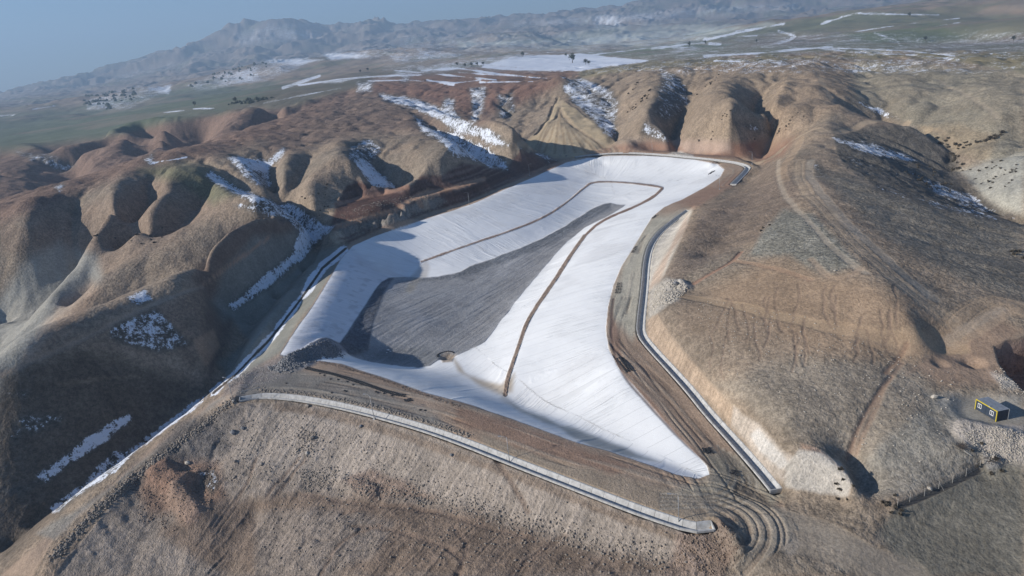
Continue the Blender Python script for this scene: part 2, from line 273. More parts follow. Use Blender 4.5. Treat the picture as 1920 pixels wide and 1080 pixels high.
def sdf(px, py, Pn, closed=True, pad=60):
    Pn = np.asarray(Pn, float); o = np.full(px.shape, float(pad)); m = (px > Pn[:, 0].min()-pad) & (px < Pn[:, 0].max()+pad) & (py > Pn[:, 1].min()-pad) & (py < Pn[:, 1].max()+pad)
    if not m.any(): return o
    a, b_ = px[m], py[m]; d = seg_dist(a, b_, Pn, closed); d = np.minimum(d, pad)
    if closed: d = np.where(inside(a, b_, Pn), -d, d)
    o[m] = d; return o
eng = sstep(12, -6, sdf(U0, V0, ENGP))
z = surf_base(thc, RR, eng)
wrap = sstep(math.radians(58), math.radians(180), np.abs(TT)); z = z*(1-wrap)+wrap*(-10+np.minimum(RR*.01, 120))
U, V = project(x, y, z)
#@@PART2
z_nat = fbm(x/13, y/13, 4, 3)*.5*sstep(1500, 700, RR)+fbm(x/45, y/45, 3, 9)*.8*sstep(3000, 1200, RR)
er = 1-np.abs(fbm(x/34, y/34, 4, 401))*2.4; z_nat = z_nat+np.clip(er, -.6, 1)*-.9*sstep(1600, 900, RR)*sstep(160, 300, RR)*1.25
far = sstep(1500, 4500, RR)
_wx, _wy = x+fbm(x/900, y/900, 3, 23)*420, y+fbm(x/900, y/900, 3, 24)*420; rid = 1-np.abs(fbm(_wx/760, _wy/760, 6, 21, .48))*1.9; z_far = ((rid-.5)*105*sstep(2500, 8500, RR)+(1-np.abs(fbm(_wx/260, _wy/260, 4, 26))-.75)*34)*far+fbm(x/160, y/160, 4, 33)*14*sstep(1300, 2600, RR)
z = z+z_nat*(1-eng)*np.clip(RR/400, .35, 2)+z_far*(1-wrap)
# --- runoff: drops followed downhill wear a branching net of gullies into the natural slopes
RX0, RX1, RY0, RY1, RST = -900, 900, 110, 1500, 2.0
def zg0(px, py):
    th = np.arctan2(px, py); r = np.hypot(px, py); a = np.clip(np.interp(th, cols, np.arange(len(cols))), 0, len(cols)-1.001); b = np.clip(np.interp(r, radii, np.arange(len(radii))), 0, len(radii)-1.001)
    i = a.astype(int); j = b.astype(int); a = a-i; b = b-j
    return (z[i, j]*(1-a)+z[i+1, j]*a)*(1-b)+(z[i, j+1]*(1-a)+z[i+1, j+1]*a)*b
_gx = np.arange(RX0, RX1, RST); _gy = np.arange(RY0, RY1, RST); _X, _Y = np.meshgrid(_gx, _gy, indexing='ij'); _Z = zg0(_X, _Y)+fbm(_X/11, _Y/11, 3, 500)*1.3
_Z = blur(_Z, 1); _dx, _dy = np.gradient(_Z, RST); FLOW = np.zeros(_Z.shape)
_px = rng.uniform(RX0+5, RX1-5, 42000); _py = rng.uniform(RY0+5, RY1-5, 42000); _vx = np.zeros(42000); _vy = np.zeros(42000)
for _k in range(110):
    i = np.clip(((_px-RX0)/RST).astype(int), 0, _Z.shape[0]-1); j = np.clip(((_py-RY0)/RST).astype(int), 0, _Z.shape[1]-1)
    _vx = _vx*.45-_dx[i, j]; _vy = _vy*.45-_dy[i, j]; l_ = np.hypot(_vx, _vy)+1e-6; _px = np.clip(_px+_vx/l_*RST, RX0+5, RX1-5); _py = np.clip(_py+_vy/l_*RST, RY0+5, RY1-5)
    ok = l_ > .20; np.add.at(FLOW, (i[ok], j[ok]), 1)
FL = np.log1p(blur(FLOW, .5)/2.0)
def rast(A, px, py):
    a = np.clip((px-RX0)/RST, 0, A.shape[0]-1.001); b = np.clip((py-RY0)/RST, 0, A.shape[1]-1.001); i = a.astype(int); j = b.astype(int); a = a-i; b = b-j
    o = (A[i, j]*(1-a)+A[i+1, j]*a)*(1-b)+(A[i, j+1]*(1-a)+A[i+1, j+1]*a)*b
    return o*((px > RX0+8) & (px < RX1-8) & (py > RY0+8) & (py < RY1-8))
RUN = rast(FL, x, y)*(1-eng)*(np.abs(TT) < 1.0); RUN *= sstep(1350, 900, RR); _cd = sdf(U, V, [(1046,178),(1064,190),(1100,213),(1142,248),(1160,270),(1120,290),(1075,300),(1040,300),(1005,288),(975,274),(1008,243),(1028,213)]); RUN *= sstep(-1, 4, _cd)
z = z-np.clip(RUN, 0, 4.0)*.80*np.clip(RR/420, .5, 1.7)
U, V = project(x, y, z)

# --- rays from pixels to the relief, so that roads and objects stand on it
def zgrid(th, r):
    a = np.clip(np.interp(th, cols, np.arange(len(cols))), 0, len(cols)-1.001); b = np.clip(np.interp(r, radii, np.arange(len(radii))), 0, len(radii)-1.001)
    i = a.astype(int); j = b.astype(int); a = a-i; b = b-j
    return (z[i, j]*(1-a)+z[i+1, j]*a)*(1-b)+(z[i, j+1]*(1-a)+z[i+1, j+1]*a)*b
def ground(px, py):
    px = np.atleast_1d(np.asarray(px, float)); py = np.atleast_1d(np.asarray(py, float)); return zgrid(np.arctan2(px, py), np.hypot(px, py))
_rs = radii[9:]
def hit(u, v):
    d = ray([u], [v])[:, 0]; hr = math.hypot(d[0], d[1]); th = math.atan2(d[0], d[1]); zr = CH+_rs*d[2]/hr
    g = zgrid(np.full(len(_rs), th), _rs); k = np.where(g >= zr)[0]; k = k[0] if len(k) else len(_rs)-1
    if k == 0: r = _rs[0]
    else:
        e0 = zr[k-1]-g[k-1]; e1 = g[k]-zr[k]; r = _rs[k-1]+(_rs[k]-_rs[k-1])*e0/(e0+e1+1e-9)
    return r*math.sin(th), r*math.cos(th)
def world(L): return np.array([hit(p[0], p[1]) for p in L])

# --- masks in the picture of the survey, taken back to the ground
def pad_eval(poly, wob=0, closed=True, pad=60, seed=5, P=None):
    d = sdf(U, V, P if P is not None else poly, closed, pad)
    if wob: d = d+wob*NZ[seed % 3]
    return d
wl_ = np.clip(RR*.012, 1.2, 60)
NZ = [fbm(x/wl_/2.2, y/wl_/2.2, 3, 50+k) for k in range(3)]
NB = fbm(x/60, y/60, 4, 77)
col = np.zeros(x.shape+(3,), np.float32); TUS = np.zeros(x.shape, np.float32); SNOW = np.zeros(x.shape, np.float32)
LIN = np.zeros(x.shape, np.float32); GRV = np.zeros(x.shape, np.float32)
def mixc(c, w):
    global col
    col = col*(1-w[..., None])+np.asarray(c, np.float32)*w[..., None]
def paint(poly, c=None, fe=8, op=1., tus=None, snow=None, grv=None, wob=6, seed=1):
    global TUS, SNOW, GRV
    w = op*sstep(fe, -fe, pad_eval(poly, wob, pad=max(60, fe*1.5), seed=seed))
    if c is not None: mixc(c, w)
    if tus is not None: TUS = TUS*(1-w)+tus*w
    if snow is not None: SNOW = SNOW*(1-w)+snow*w
    if grv is not None: GRV = GRV*(1-w)+grv*w
    return w
def V0min(L): return min(p[1] for p in L)
def stripe(line, half, c=None, fe=6, op=1., tus=None, snow=None, grv=None, wob=3, seed=2):
    global TUS, SNOW, GRV
    if c is None and V0min(line) < 215: half *= .55; fe *= .5; snow = (snow or 0)*.84 if snow else snow
    w = op*sstep(half+fe, half-fe*.5, sdf(U, V, line, False, 60+half)+wob*NZ[seed % 3])
    if c is not None: mixc(c, w)
    if tus is not None: TUS = TUS*(1-w)+tus*w
    if snow is not None: SNOW = SNOW*(1-w)+snow*w
    if grv is not None: GRV = GRV*(1-w)+grv*w
    return w

TAN = (.31, .235, .16); GREY = (.20, .175, .135); RED = (.20, .105, .07); BRN = (.235, .165, .115); GRN = (.135, .15, .10); MARL = (.34, .325, .27)
PALE = (.50, .43, .33); ORG = (.42, .27, .165); DIRT = (.30, .215, .145)
mixc(TAN, np.ones(x.shape)); TUS[:] = .75
mixc(GREY, .45*sstep(-.1, .5, NB)); mixc((.33, .23, .15), .35*sstep(.0, .5, -fbm(x/35, y/35, 3, 91)))
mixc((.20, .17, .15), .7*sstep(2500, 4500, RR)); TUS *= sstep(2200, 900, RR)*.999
# left side: reddish brown hills, green plain, snowy plateau, mountains
paint([(-200,300),(150,262),(420,205),(690,140),(760,150),(900,150),(1010,160),(900,240),(700,178),(520,262),(345,302),(240,330),(0,420),(-200,440)], (.22,.14,.10), 18, .9)
paint([(690,140),(1080,145),(1040,165),(960,200),(880,210),(760,180),(700,176)], (.23,.13,.09), 14, .9)
paint([(560,215),(700,176),(800,210),(860,250),(700,250),(520,290),(470,290)], (.22,.15,.11), 16, .8)
paint([(-200,205),(0,215),(200,190),(380,160),(560,160),(700,138),(680,160),(560,195),(440,205),(300,228),(180,262),(40,268),(-200,300)], GRN, 10, .95, tus=.15)
paint([(0,240),(120,225),(300,200),(480,175),(560,180),(400,205),(200,250),(0,285)], (.12,.15,.09), 14, .7)
paint([(520,165),(760,120),(1080,120),(1060,150),(800,152),(690,150),(560,195),(440,205)], (.15,.13,.09), 10, .8, tus=.1)
paint([(780,140),(980,118),(1100,130),(1060,152),(820,156),(700,150)], (.26,.15,.10), 8, .8, tus=.2)
paint([(1080,125),(1250,112),(1600,100),(1920,100),(1920,135),(1750,108),(1580,110),(1400,118),(1200,132),(1090,148)], (.22,.19,.10), 4, .8, tus=.1)
paint([(1040,112),(1200,112),(1500,100),(1920,96),(1920,30),(1600,22),(1380,50),(1220,80),(1080,100)], (.19,.18,.11), 5, .9, tus=.05)
for i, p in enumerate([[(1130,105),(1240,84),(1400,80),(1300,100)],[(1380,75),(1500,62),(1620,70),(1500,90)],[(1560,60),(1760,45),(1800,70),(1650,80)],[(1700,90),(1920,70),(1920,90),(1780,100)]]):
    paint(p, [(.14,.17,.08),(.21,.17,.12),(.13,.16,.07),(.2,.17,.13)][i], 6, .7)
paint([(1000,95),(1060,60),(1180,48),(1330,44),(1450,45),(1360,66),(1240,86),(1100,96)], (.46,.46,.38), 5, .8)
paint([(840,95),(900,70),(950,62),(1010,66),(1060,80),(1000,97)], (.34,.30,.24), 5, .8)
for i, p in enumerate([[(1100,70),(1300,58),(1420,48),(1420,53),(1300,66),(1100,78)], [(860,80),(1040,74),(1040,80),(860,88)]]): paint(p, (.55,.58,.48), 3, .7)
# snow: far patches
paint([(905,122),(960,105),(1090,100),(1215,113),(1205,117),(1080,134),(960,132),(900,128)], (.25,.2,.15), 3, 1, snow=.97, wob=3)
paint([(760,125),(900,105),(990,95),(1000,103),(950,112),(900,126),(830,138),(700,150)], None, 6, .9, snow=.52)
for L, h, sn in [([(790,132),(860,128),(930,138),(1010,146),(1060,146)], 1.6, .95), ([(860,136),(960,142),(1050,150)], 1.2, .8), ([(880,118),(960,126),(1060,134)], 1.2, .8), ([(690,152),(760,150),(850,156),(900,150)], 1.5, .8), ([(800,150),(850,158)], 3.5, .9), ([(900,154),(1000,153)], 1.2, .9), ([(740,132),(830,140),(930,150)], 1, .85),
                 ([(560,160),(640,148),(710,143),(790,140)], 1.5, .9), ([(440,205),(560,180),(640,165)], 1, .6), ([(290,213),(345,207)], 1.4, .95), ([(362,204),(402,203)], 1.4, .95), ([(60,205),(120,196)], 1, .8), ([(0,217),(40,215)], 1, .7), ([(285,306),(350,295)], 1.2, .9), ([(530,165),(600,142)], 4, .75),
                 ([(1320,75),(1400,58),(1470,44)], 3, .9), ([(1100,104),(1200,92),(1320,80)], 1.3, .85), ([(1380,58),(1440,50)], 2, .8), ([(1540,45),(1580,32),(1600,25),(1760,28)], 3.5, .75), ([(1600,60),(1700,45),(1800,34)], 1.2, .9), ([(1700,58),(1800,42)], 1, .8), ([(1430,88),(1480,75),(1490,68),(1460,58)], 4, .7), ([(1320,105),(1420,100),(1500,92),(1560,88)], 3, .8), ([(1330,82),(1350,83)], 3, .9), ([(1390,68),(1420,67)], 1.2, .9), ([(1540,90),(1600,98),(1700,102),(1800,112)], 4, .62), ([(1560,90),(1700,95),(1790,105)], 2.5, .8), ([(1340,114),(1390,115)], 1.2, .9), ([(1640,62),(1680,75),(1690,88)], 2.5, .7), ([(1220,92),(1250,88),(1290,90)], 2.5, .8), ([(1620,82),(1700,62),(1730,70)], 1.5, .55)]:
    stripe(L, h, None, 2.5, 1, snow=sn, wob=2)
for p, sn in [([(440,130),(520,110),(610,110),(560,130),(470,160),(390,165)], .5), ([(500,113),(560,108),(615,112),(560,120)], .85), ([(600,100),(700,95),(740,100),(690,108),(620,115)], .8), ([(160,185),(260,160),(320,170),(240,205),(160,210)], .45), ([(280,165),(320,160),(315,175)], .8), ([(350,160),(440,125),(430,160),(370,170)], .5), ([(720,100),(800,90),(880,100),(860,110),(740,120)], .5),
              ([(560,160),(600,150),(690,142),(640,158)], .6), ([(1240,95),(1300,84),(1330,95),(1260,103)], .5)]:
    paint(p, None, 6, 1, snow=sn)
for p, sn in [([(430,60),(500,45),(600,55),(620,75),(520,85),(450,90)], .43), ([(500,44),(590,42),(600,50),(500,52)], .5), ([(700,50),(900,45),(900,60),(700,62)], .42), ([(950,38),(1300,10),(1500,0),(1500,20),(1200,45),(960,55)], .47), ([(1120,32),(1160,34),(1160,50),(1120,45)], .8), ([(200,140),(330,110),(330,125),(220,155)], .4), ([(620,90),(830,75),(900,85),(700,105)], .42)]:
    paint(p, None, 12, 1, snow=sn)
# snow on shaded near slopes (patchy between the tufts)
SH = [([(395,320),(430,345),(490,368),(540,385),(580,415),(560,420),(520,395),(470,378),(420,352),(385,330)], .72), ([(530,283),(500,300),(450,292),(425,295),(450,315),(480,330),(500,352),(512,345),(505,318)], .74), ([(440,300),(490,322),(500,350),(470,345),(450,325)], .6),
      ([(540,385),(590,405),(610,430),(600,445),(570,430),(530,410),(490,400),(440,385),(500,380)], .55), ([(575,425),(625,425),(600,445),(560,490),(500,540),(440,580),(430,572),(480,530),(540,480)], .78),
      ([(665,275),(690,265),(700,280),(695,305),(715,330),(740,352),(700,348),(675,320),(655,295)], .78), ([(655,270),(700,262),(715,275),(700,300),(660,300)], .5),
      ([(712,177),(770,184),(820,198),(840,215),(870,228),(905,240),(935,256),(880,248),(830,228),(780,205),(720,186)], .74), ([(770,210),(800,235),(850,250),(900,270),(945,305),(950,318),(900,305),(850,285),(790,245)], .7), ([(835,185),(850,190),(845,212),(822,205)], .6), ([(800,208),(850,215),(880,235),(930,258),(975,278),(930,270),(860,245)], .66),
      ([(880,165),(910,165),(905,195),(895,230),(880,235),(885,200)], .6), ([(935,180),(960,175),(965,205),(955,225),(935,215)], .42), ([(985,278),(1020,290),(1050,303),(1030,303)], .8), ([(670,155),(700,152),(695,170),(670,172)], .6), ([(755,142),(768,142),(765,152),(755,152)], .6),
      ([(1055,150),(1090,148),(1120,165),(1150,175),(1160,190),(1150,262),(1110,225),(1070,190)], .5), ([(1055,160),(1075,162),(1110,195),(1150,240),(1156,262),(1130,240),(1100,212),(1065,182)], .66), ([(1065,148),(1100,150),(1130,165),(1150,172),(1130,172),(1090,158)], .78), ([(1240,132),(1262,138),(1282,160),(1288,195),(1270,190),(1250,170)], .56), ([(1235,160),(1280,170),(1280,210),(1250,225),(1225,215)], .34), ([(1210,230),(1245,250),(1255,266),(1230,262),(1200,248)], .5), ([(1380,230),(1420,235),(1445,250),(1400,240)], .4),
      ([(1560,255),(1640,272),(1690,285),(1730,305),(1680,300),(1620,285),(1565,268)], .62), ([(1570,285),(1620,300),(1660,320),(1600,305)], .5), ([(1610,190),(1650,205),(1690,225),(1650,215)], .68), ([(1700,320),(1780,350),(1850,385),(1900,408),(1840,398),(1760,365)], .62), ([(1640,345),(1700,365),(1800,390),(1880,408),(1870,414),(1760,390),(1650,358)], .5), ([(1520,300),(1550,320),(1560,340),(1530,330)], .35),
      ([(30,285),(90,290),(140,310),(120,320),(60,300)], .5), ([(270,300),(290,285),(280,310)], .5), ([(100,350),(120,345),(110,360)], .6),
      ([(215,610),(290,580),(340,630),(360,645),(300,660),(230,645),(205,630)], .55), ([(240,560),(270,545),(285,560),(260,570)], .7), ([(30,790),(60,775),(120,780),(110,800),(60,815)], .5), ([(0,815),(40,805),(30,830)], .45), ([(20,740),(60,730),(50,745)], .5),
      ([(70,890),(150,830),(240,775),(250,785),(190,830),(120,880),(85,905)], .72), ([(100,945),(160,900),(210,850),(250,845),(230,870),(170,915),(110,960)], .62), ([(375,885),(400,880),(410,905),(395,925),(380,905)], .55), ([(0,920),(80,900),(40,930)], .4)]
SNOW = np.clip(SNOW*(1+.35*NZ[1]), 0, 1)
SNOW = np.maximum(SNOW, .34*sstep(150, 130, V)*sstep(600, 760, U)*sstep(40, 70, V)*(1+.5*NB))
_fp = fbm(x/230, y/130, 3, 301); mixc((.13,.15,.085), .5*sstep(.1, .35, _fp)*sstep(1100, 1700, RR)); mixc((.25,.19,.14), .5*sstep(.15, .4, -_fp)*sstep(1100, 1700, RR))
# left hills
paint([(0,430),(130,400),(240,345),(345,310),(420,345),(430,375),(330,450),(250,490),(180,530),(60,480),(0,470)], BRN, 16, .6)
paint([(345,305),(400,320),(450,360),(400,380),(330,340),(290,330),(260,320)], (.15,.16,.085), 14, .7)
paint([(60,480),(110,455),(180,480),(190,520),(110,600),(40,690),(-20,760),(-20,580)], MARL, 14, .9, tus=.35)
paint([(60,640),(110,570),(170,525),(185,545),(150,600),(90,650),(30,690)], ORG, 10, .45, tus=.5)
paint([(360,520),(440,430),(530,398),(600,425),(600,450),(500,545),(440,580),(430,640),(395,710),(380,640),(385,560)], (.15,.10,.075), 10, .8, tus=.4)
paint([(420,510),(480,445),(560,430),(590,450),(560,490),(500,545),(450,580),(420,600),(400,570)], (.22,.22,.185), 12, .8, tus=.4)
paint([(470,640),(430,585),(500,545),(565,490),(600,470),(652,460),(640,484),(619,520),(589,570),(558,612),(530,655),(480,690),(430,710),(410,680)], (.25,.245,.20), 8, .95, tus=.15)
paint([(290,575),(380,545),(385,640),(360,690),(330,650)], BRN, 8, .7)
paint([(365,640),(400,620),(410,650),(385,685),(375,665)], ORG, 5, .8, tus=.3)
paint([(0,700),(140,660),(290,690),(400,730),(250,850),(100,960),(0,1080),(0,800)], (.12,.095,.07), 20, .85)
stripe([(0,703),(60,678),(140,642),(240,592),(300,565),(350,545),(380,538)], 3, (.33,.26,.19), 3, .9, tus=.1)
stripe([(380,535),(420,505),(470,470),(505,445)], 2, (.38,.24,.15), 3, .8, tus=.1)
stripe([(110,720),(200,708),(260,706)], 2, (.3,.22,.15), 3, .6)
# reddish cuts and benches above the lined basin
CUT = [(620,440),(618,425),(632,380),(650,347),(670,339),(700,347),(738,354),(770,350),(790,331),(828,329),(866,305),(905,312),(950,318),(975,279),(1010,290),(1048,304),(960,345),(880,378),(800,403),(700,437),(655,458)]
paint(CUT, (.135,.075,.056), 4, 1, tus=.1, grv=.6, wob=3)  # red soil, with the shade of these faces put into its colour
paint([(620,428),(680,412),(740,398),(790,372),(820,360),(840,378),(780,405),(700,432),(650,452)], (.27,.25,.21), 6, .85, grv=1)
paint([(605,432),(640,428),(655,450),(632,460)], (.50,.42,.30), 4, .7, grv=1)
paint([(785,360),(800,362),(805,395),(785,390)], (.48,.36,.24), 4, .8, grv=.8)
mixc((.27,.19,.15), sstep(4, -4, pad_eval(CUT, 0))*.55*sstep(.1, .5, vnoise(z*.9+NZ[0]*.6, x*.01, 711)))
mixc((.09,.05,.04), sstep(4, -4, pad_eval(CUT, 0))*.6*sstep(.0, .5, vnoise(z*1.3+NZ[1]*.6, x*.012, 712)))
stripe([(632,383),(680,370),(735,358),(765,350)], 3, (.30,.17,.11), 2.5, 1, grv=.2)
stripe([(625,427),(680,410),(740,394),(775,372),(800,362),(850,353),(907,335)], 3.5, (.42,.25,.15), 3, 1, grv=.2)
stripe([(790,385),(780,370),(800,360)], 4, (.45,.27,.16), 3, 1)
paint([(975,279),(1010,290),(1045,304),(960,330),(955,318)], (.15,.09,.07), 3, .9)
# knoll cone of tipped soil
CONE = [(1046,181),(1062,192),(1098,215),(1140,250),(1155,268),(1120,285),(1075,297),(1040,297),(1005,285),(980,273),(1010,245),(1030,215)]
paint(CONE, (.43,.33,.195), 3, 1, tus=0, grv=.25, wob=2)
paint([(1150,268),(1200,250),(1225,262),(1200,280),(1150,285)], (.50,.37,.25), 5, .9, grv=.5)
paint([(1100,288),(1150,270),(1250,262),(1360,268),(1440,262),(1500,250),(1470,290),(1420,305),(1400,300),(1300,292),(1200,284)], (.30,.17,.11), 8, .9, tus=.1, grv=.3)
paint([(1255,262),(1370,262),(1372,285),(1290,288)], (.48,.36,.27), 5, .7, grv=.4)
paint([(1248,288),(1275,284),(1300,292),(1260,294)], (.62,.58,.50), 2, .8, grv=.6)
paint([(1375,270),(1440,262),(1475,235),(1490,245),(1440,290),(1380,290)], (.28,.15,.095), 6, .8)
# hills at the back: pale tan spurs
paint([(1080,150),(1240,130),(1560,110),(1600,190),(1500,260),(1250,262),(1150,250)], (.30,.225,.15), 14, .7)
paint([(1460,160),(1540,130),(1590,190),(1500,250),(1430,290),(1400,300),(1440,240)], (.36,.26,.17), 12, .6)
paint([(1600,110),(1920,130),(1920,330),(1800,280),(1700,235),(1600,190)], (.27,.25,.18), 14, .6)
paint([(1720,240),(1800,232),(1870,260),(1850,300),(1790,285)], (.33,.255,.16), 10, .7)
paint([(1560,250),(1700,232),(1800,300),(1800,390),(1640,350),(1570,305)], (.22,.19,.15), 8, .8, tus=1)
paint([(1800,320),(1920,290),(1920,405),(1860,385)], (.44,.42,.34), 12, .9, tus=.5)
# rough scrubby back slope behind the sharp edge of the near hill
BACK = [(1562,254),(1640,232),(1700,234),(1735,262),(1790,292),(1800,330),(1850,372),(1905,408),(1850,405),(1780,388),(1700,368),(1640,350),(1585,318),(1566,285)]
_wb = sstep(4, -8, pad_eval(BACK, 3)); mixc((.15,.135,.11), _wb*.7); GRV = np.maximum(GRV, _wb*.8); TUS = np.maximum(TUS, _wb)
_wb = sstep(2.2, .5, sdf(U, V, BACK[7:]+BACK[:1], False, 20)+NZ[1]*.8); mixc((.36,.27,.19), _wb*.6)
# right hill
paint([(1320,400),(1440,310),(1480,300),(1500,360),(1480,430),(1330,490),(1250,540),(1240,520)], (.22,.165,.12), 10, .7, tus=.7)
paint([(1470,390),(1530,400),(1610,495),(1540,525),(1480,480),(1400,480)], (.24,.235,.19), 8, .8, tus=1)
paint([(1520,310),(1700,375),(1920,420),(1920,560),(1800,520),(1650,440)], (.215,.19,.145), 16, .8, tus=1)
paint([(1270,570),(1440,490),(1640,530),(1780,600),(1820,660),(1700,680),(1400,650),(1280,620)], (.345,.24,.15), 24, .85, tus=.4)
paint([(1230,570),(1300,545),(1420,600),(1500,640),(1460,700),(1300,690)], (.265,.205,.145), 16, .6, tus=.6)
paint([(1340,720),(1480,670),(1700,690),(1760,740),(1760,860),(1640,880),(1480,820)], (.28,.235,.175), 18, .8, tus=.6)
paint([(1620,860),(1750,750),(1830,780),(1850,860),(1700,930),(1600,930)], (.28,.265,.22), 14, .6, tus=.7)
paint([(1680,950),(1850,872),(1920,850),(1920,1080),(1700,1080),(1650,1000)], (.19,.175,.135), 10, .9, tus=.5)
paint([(1700,700),(1780,640),(1880,600),(1920,620),(1870,660),(1880,720),(1830,720),(1760,720),(1720,690)], (.33,.225,.15), 12, .8, tus=.2)
paint([(1740,740),(1830,740),(1920,740),(1920,800),(1820,800),(1780,780)], (.33,.31,.26), 12, .8, tus=.2)
paint([(1805,810),(1870,795),(1920,800),(1920,850),(1870,850),(1830,835)], (.42,.37,.31), 6, .9, tus=.2, grv=1)
paint([(1860,700),(1900,705),(1920,730),(1880,730)], (.5,.49,.44), 6, .5, grv=.6)
# cut slope over the drain
paint([(1290,394),(1300,386),(1288,420),(1270,460),(1245,515),(1218,545),(1212,500),(1225,455),(1250,425)], (.56,.50,.40), 4, 1, tus=0, grv=.3, wob=3)
paint([(1290,400),(1288,425),(1262,470),(1235,530),(1215,545),(1230,510),(1262,450)], (.45,.31,.21), 4, .7, tus=0, grv=.3)
paint([(1218,545),(1250,520),(1285,530),(1275,560),(1240,580),(1215,600)], (.50,.45,.37), 5, .9, tus=0, grv=1)
paint([(1212,600),(1232,590),(1255,625),(1290,668),(1330,715),(1380,770),(1370,795),(1330,750),(1270,690),(1215,632)], (.46,.34,.23), 4, 1, tus=0, grv=.5, wob=3)
paint([(1375,760),(1420,795),(1470,845),(1500,862),(1480,915),(1440,880),(1400,830),(1370,795)], (.50,.42,.33), 4, 1, tus=0, grv=.5, wob=3)
paint([(1420,808),(1470,850),(1490,880),(1460,880),(1425,840),(1405,815)], (.58,.54,.47), 4, .9, grv=.3)
paint([(1470,870),(1500,840),(1540,845),(1575,870),(1598,905),(1590,930),(1520,925),(1470,915)], (.52,.47,.39), 5, .95, tus=0, grv=.5)
paint([(1500,828),(1530,835),(1560,865),(1580,880),(1545,852),(1500,845)], (.44,.29,.2), 4, .7)
# ring road, embankment crest and face
OUTER = [(1060,300),(1110,290),(1240,291),(1375,305),(1402,312),(1400,322),(1373,346),(1310,385),(1290,395),(1240,433),(1213,485),(1209,540),(1201,628),(1260,692),(1330,775),(1400,852),(1455,920),(1500,1000),(1400,1080),(1250,1000),(1200,960),(950,862),(720,782),(560,748),(490,742),(448,752),(400,762),(240,885),(100,1010),(60,1080),(0,1080),(60,1030),(200,915),(290,832),(400,750),(480,690),(525,664),(557,611),(587,571),(617,521),(638,482),(650,462),(660,453),(700,434),(800,400),(880,375),(960,341),(1020,313)]
paint(OUTER, (.37,.265,.18), 3, 1, tus=0, snow=0, grv=.25, wob=1.5)
paint([(1225,408),(1290,395),(1240,433),(1214,485),(1209,600),(1185,640),(1150,600),(1140,580),(1165,500),(1200,440)], (.47,.43,.32), 10, .9)
paint([(1270,380),(1400,315),(1373,350),(1300,390)], (.33,.19,.125), 6, .6)
paint([(1140,560),(1160,620),(1170,680),(1240,765),(1330,870),(1340,900),(1310,860),(1180,720),(1138,640)], (.27,.165,.11), 4, .7)
paint([(1320,850),(1400,850),(1470,930),(1440,960),(1330,930),(1250,925),(1330,900)], (.33,.30,.22), 12, .8)
paint([(900,800),(1100,870),(1300,930),(1400,980),(1300,985),(1100,925),(900,845)], (.29,.235,.165), 12, .7)
paint([(860,760),(1000,808),(1090,840),(1200,876),(1150,890),(1000,850),(850,790)], (.30,.185,.12), 7, .8)
paint([(440,745),(480,690),(560,690),(680,715),(800,770),(850,800),(820,800),(640,755),(540,740)], (.20,.19,.165), 12, .9)
paint([(400,755),(420,745),(240,890),(100,1010),(70,1000),(200,920),(300,838)], (.24,.225,.19), 6, .8)
paint([(525,668),(560,665),(600,655),(640,660),(600,680),(540,700),(420,740),(430,710),(480,690)], (.27,.24,.22), 8, .7, grv=1)
paint([(940,345),(1045,305),(1110,294),(1240,295),(1100,300),(1000,330)], (.30,.18,.12), 3, .8)
FACE = [(450,757),(560,752),(720,790),(870,842),(1040,910),(1200,973),(1320,1000),(1330,1080),(100,1080),(240,910),(400,785)]
paint(FACE, (.32,.26,.20), 3, 1, tus=0, grv=.7, wob=1.5)
paint([(470,765),(640,775),(760,810),(1000,900),(1200,985),(1290,1020),(1250,1055),(1050,1000),(900,950),(720,920),(640,905),(440,860)], (.41,.34,.265), 12, .75, grv=.5)
stripe([(520,762),(640,782),(760,818),(870,858),(1000,905),(1150,965),(1290,1015)], 6, (.27,.20,.14), 6, .8)
paint([(400,900),(440,940),(560,925),(720,935),(900,965),(1100,1030),(1290,1060),(1290,1080),(420,1080),(300,1000)], (.225,.16,.11), 14, .9, grv=.6)
paint([(640,905),(700,880),(760,900),(820,935),(700,935)], (.30,.20,.14), 8, .7, grv=1)
paint([(480,960),(640,955),(740,980),(700,1040),(620,1080),(480,1080)], (.27,.225,.18), 12, .7, grv=.9)
paint([(250,900),(330,850),(410,870),(420,930),(330,960),(280,960)], (.30,.18,.115), 14, .8, grv=.7)
paint([(330,790),(440,770),(420,850),(300,880),(230,930)], (.17,.15,.13), 10, .8, grv=1)
paint([(1330,985),(1385,960),(1400,1010),(1390,1080),(1250,1080),(1270,1000)], (.30,.22,.165), 8, .8, grv=1)
paint([(1380,930),(1500,960),(1700,1080),(1380,1080)], (.29,.24,.18), 10, .8)
paint([(1430,965),(1470,975),(1510,1020),(1480,1045),(1450,1010)], (.44,.38,.31), 5, .8)
mixc((.15,.125,.09), np.clip(RUN-1.4, 0, 1.6)*.22)
# --- the lined basin
dR = pad_eval([p[:2] for p in RIM], .8, pad=400); dF = pad_eval([p[:2] for p in smooth_line([q[:2] for q in FLOOR], 1, True)], 2.0, pad=200)
mL = sstep(.7, -.7, dR)
for nm, L in (('mix', None),): pass
mixc((.81, .805, .765), mL); TUS *= 1-mL; SNOW *= 1-mL; GRV *= 1-mL; LIN = mL.copy()
def on_liner(poly, c, fe, op, wob=3, seed=0):
    global LIN
    w = op*sstep(fe, -fe, pad_eval(poly, wob, seed=seed))*mL; mixc(c, w); return w
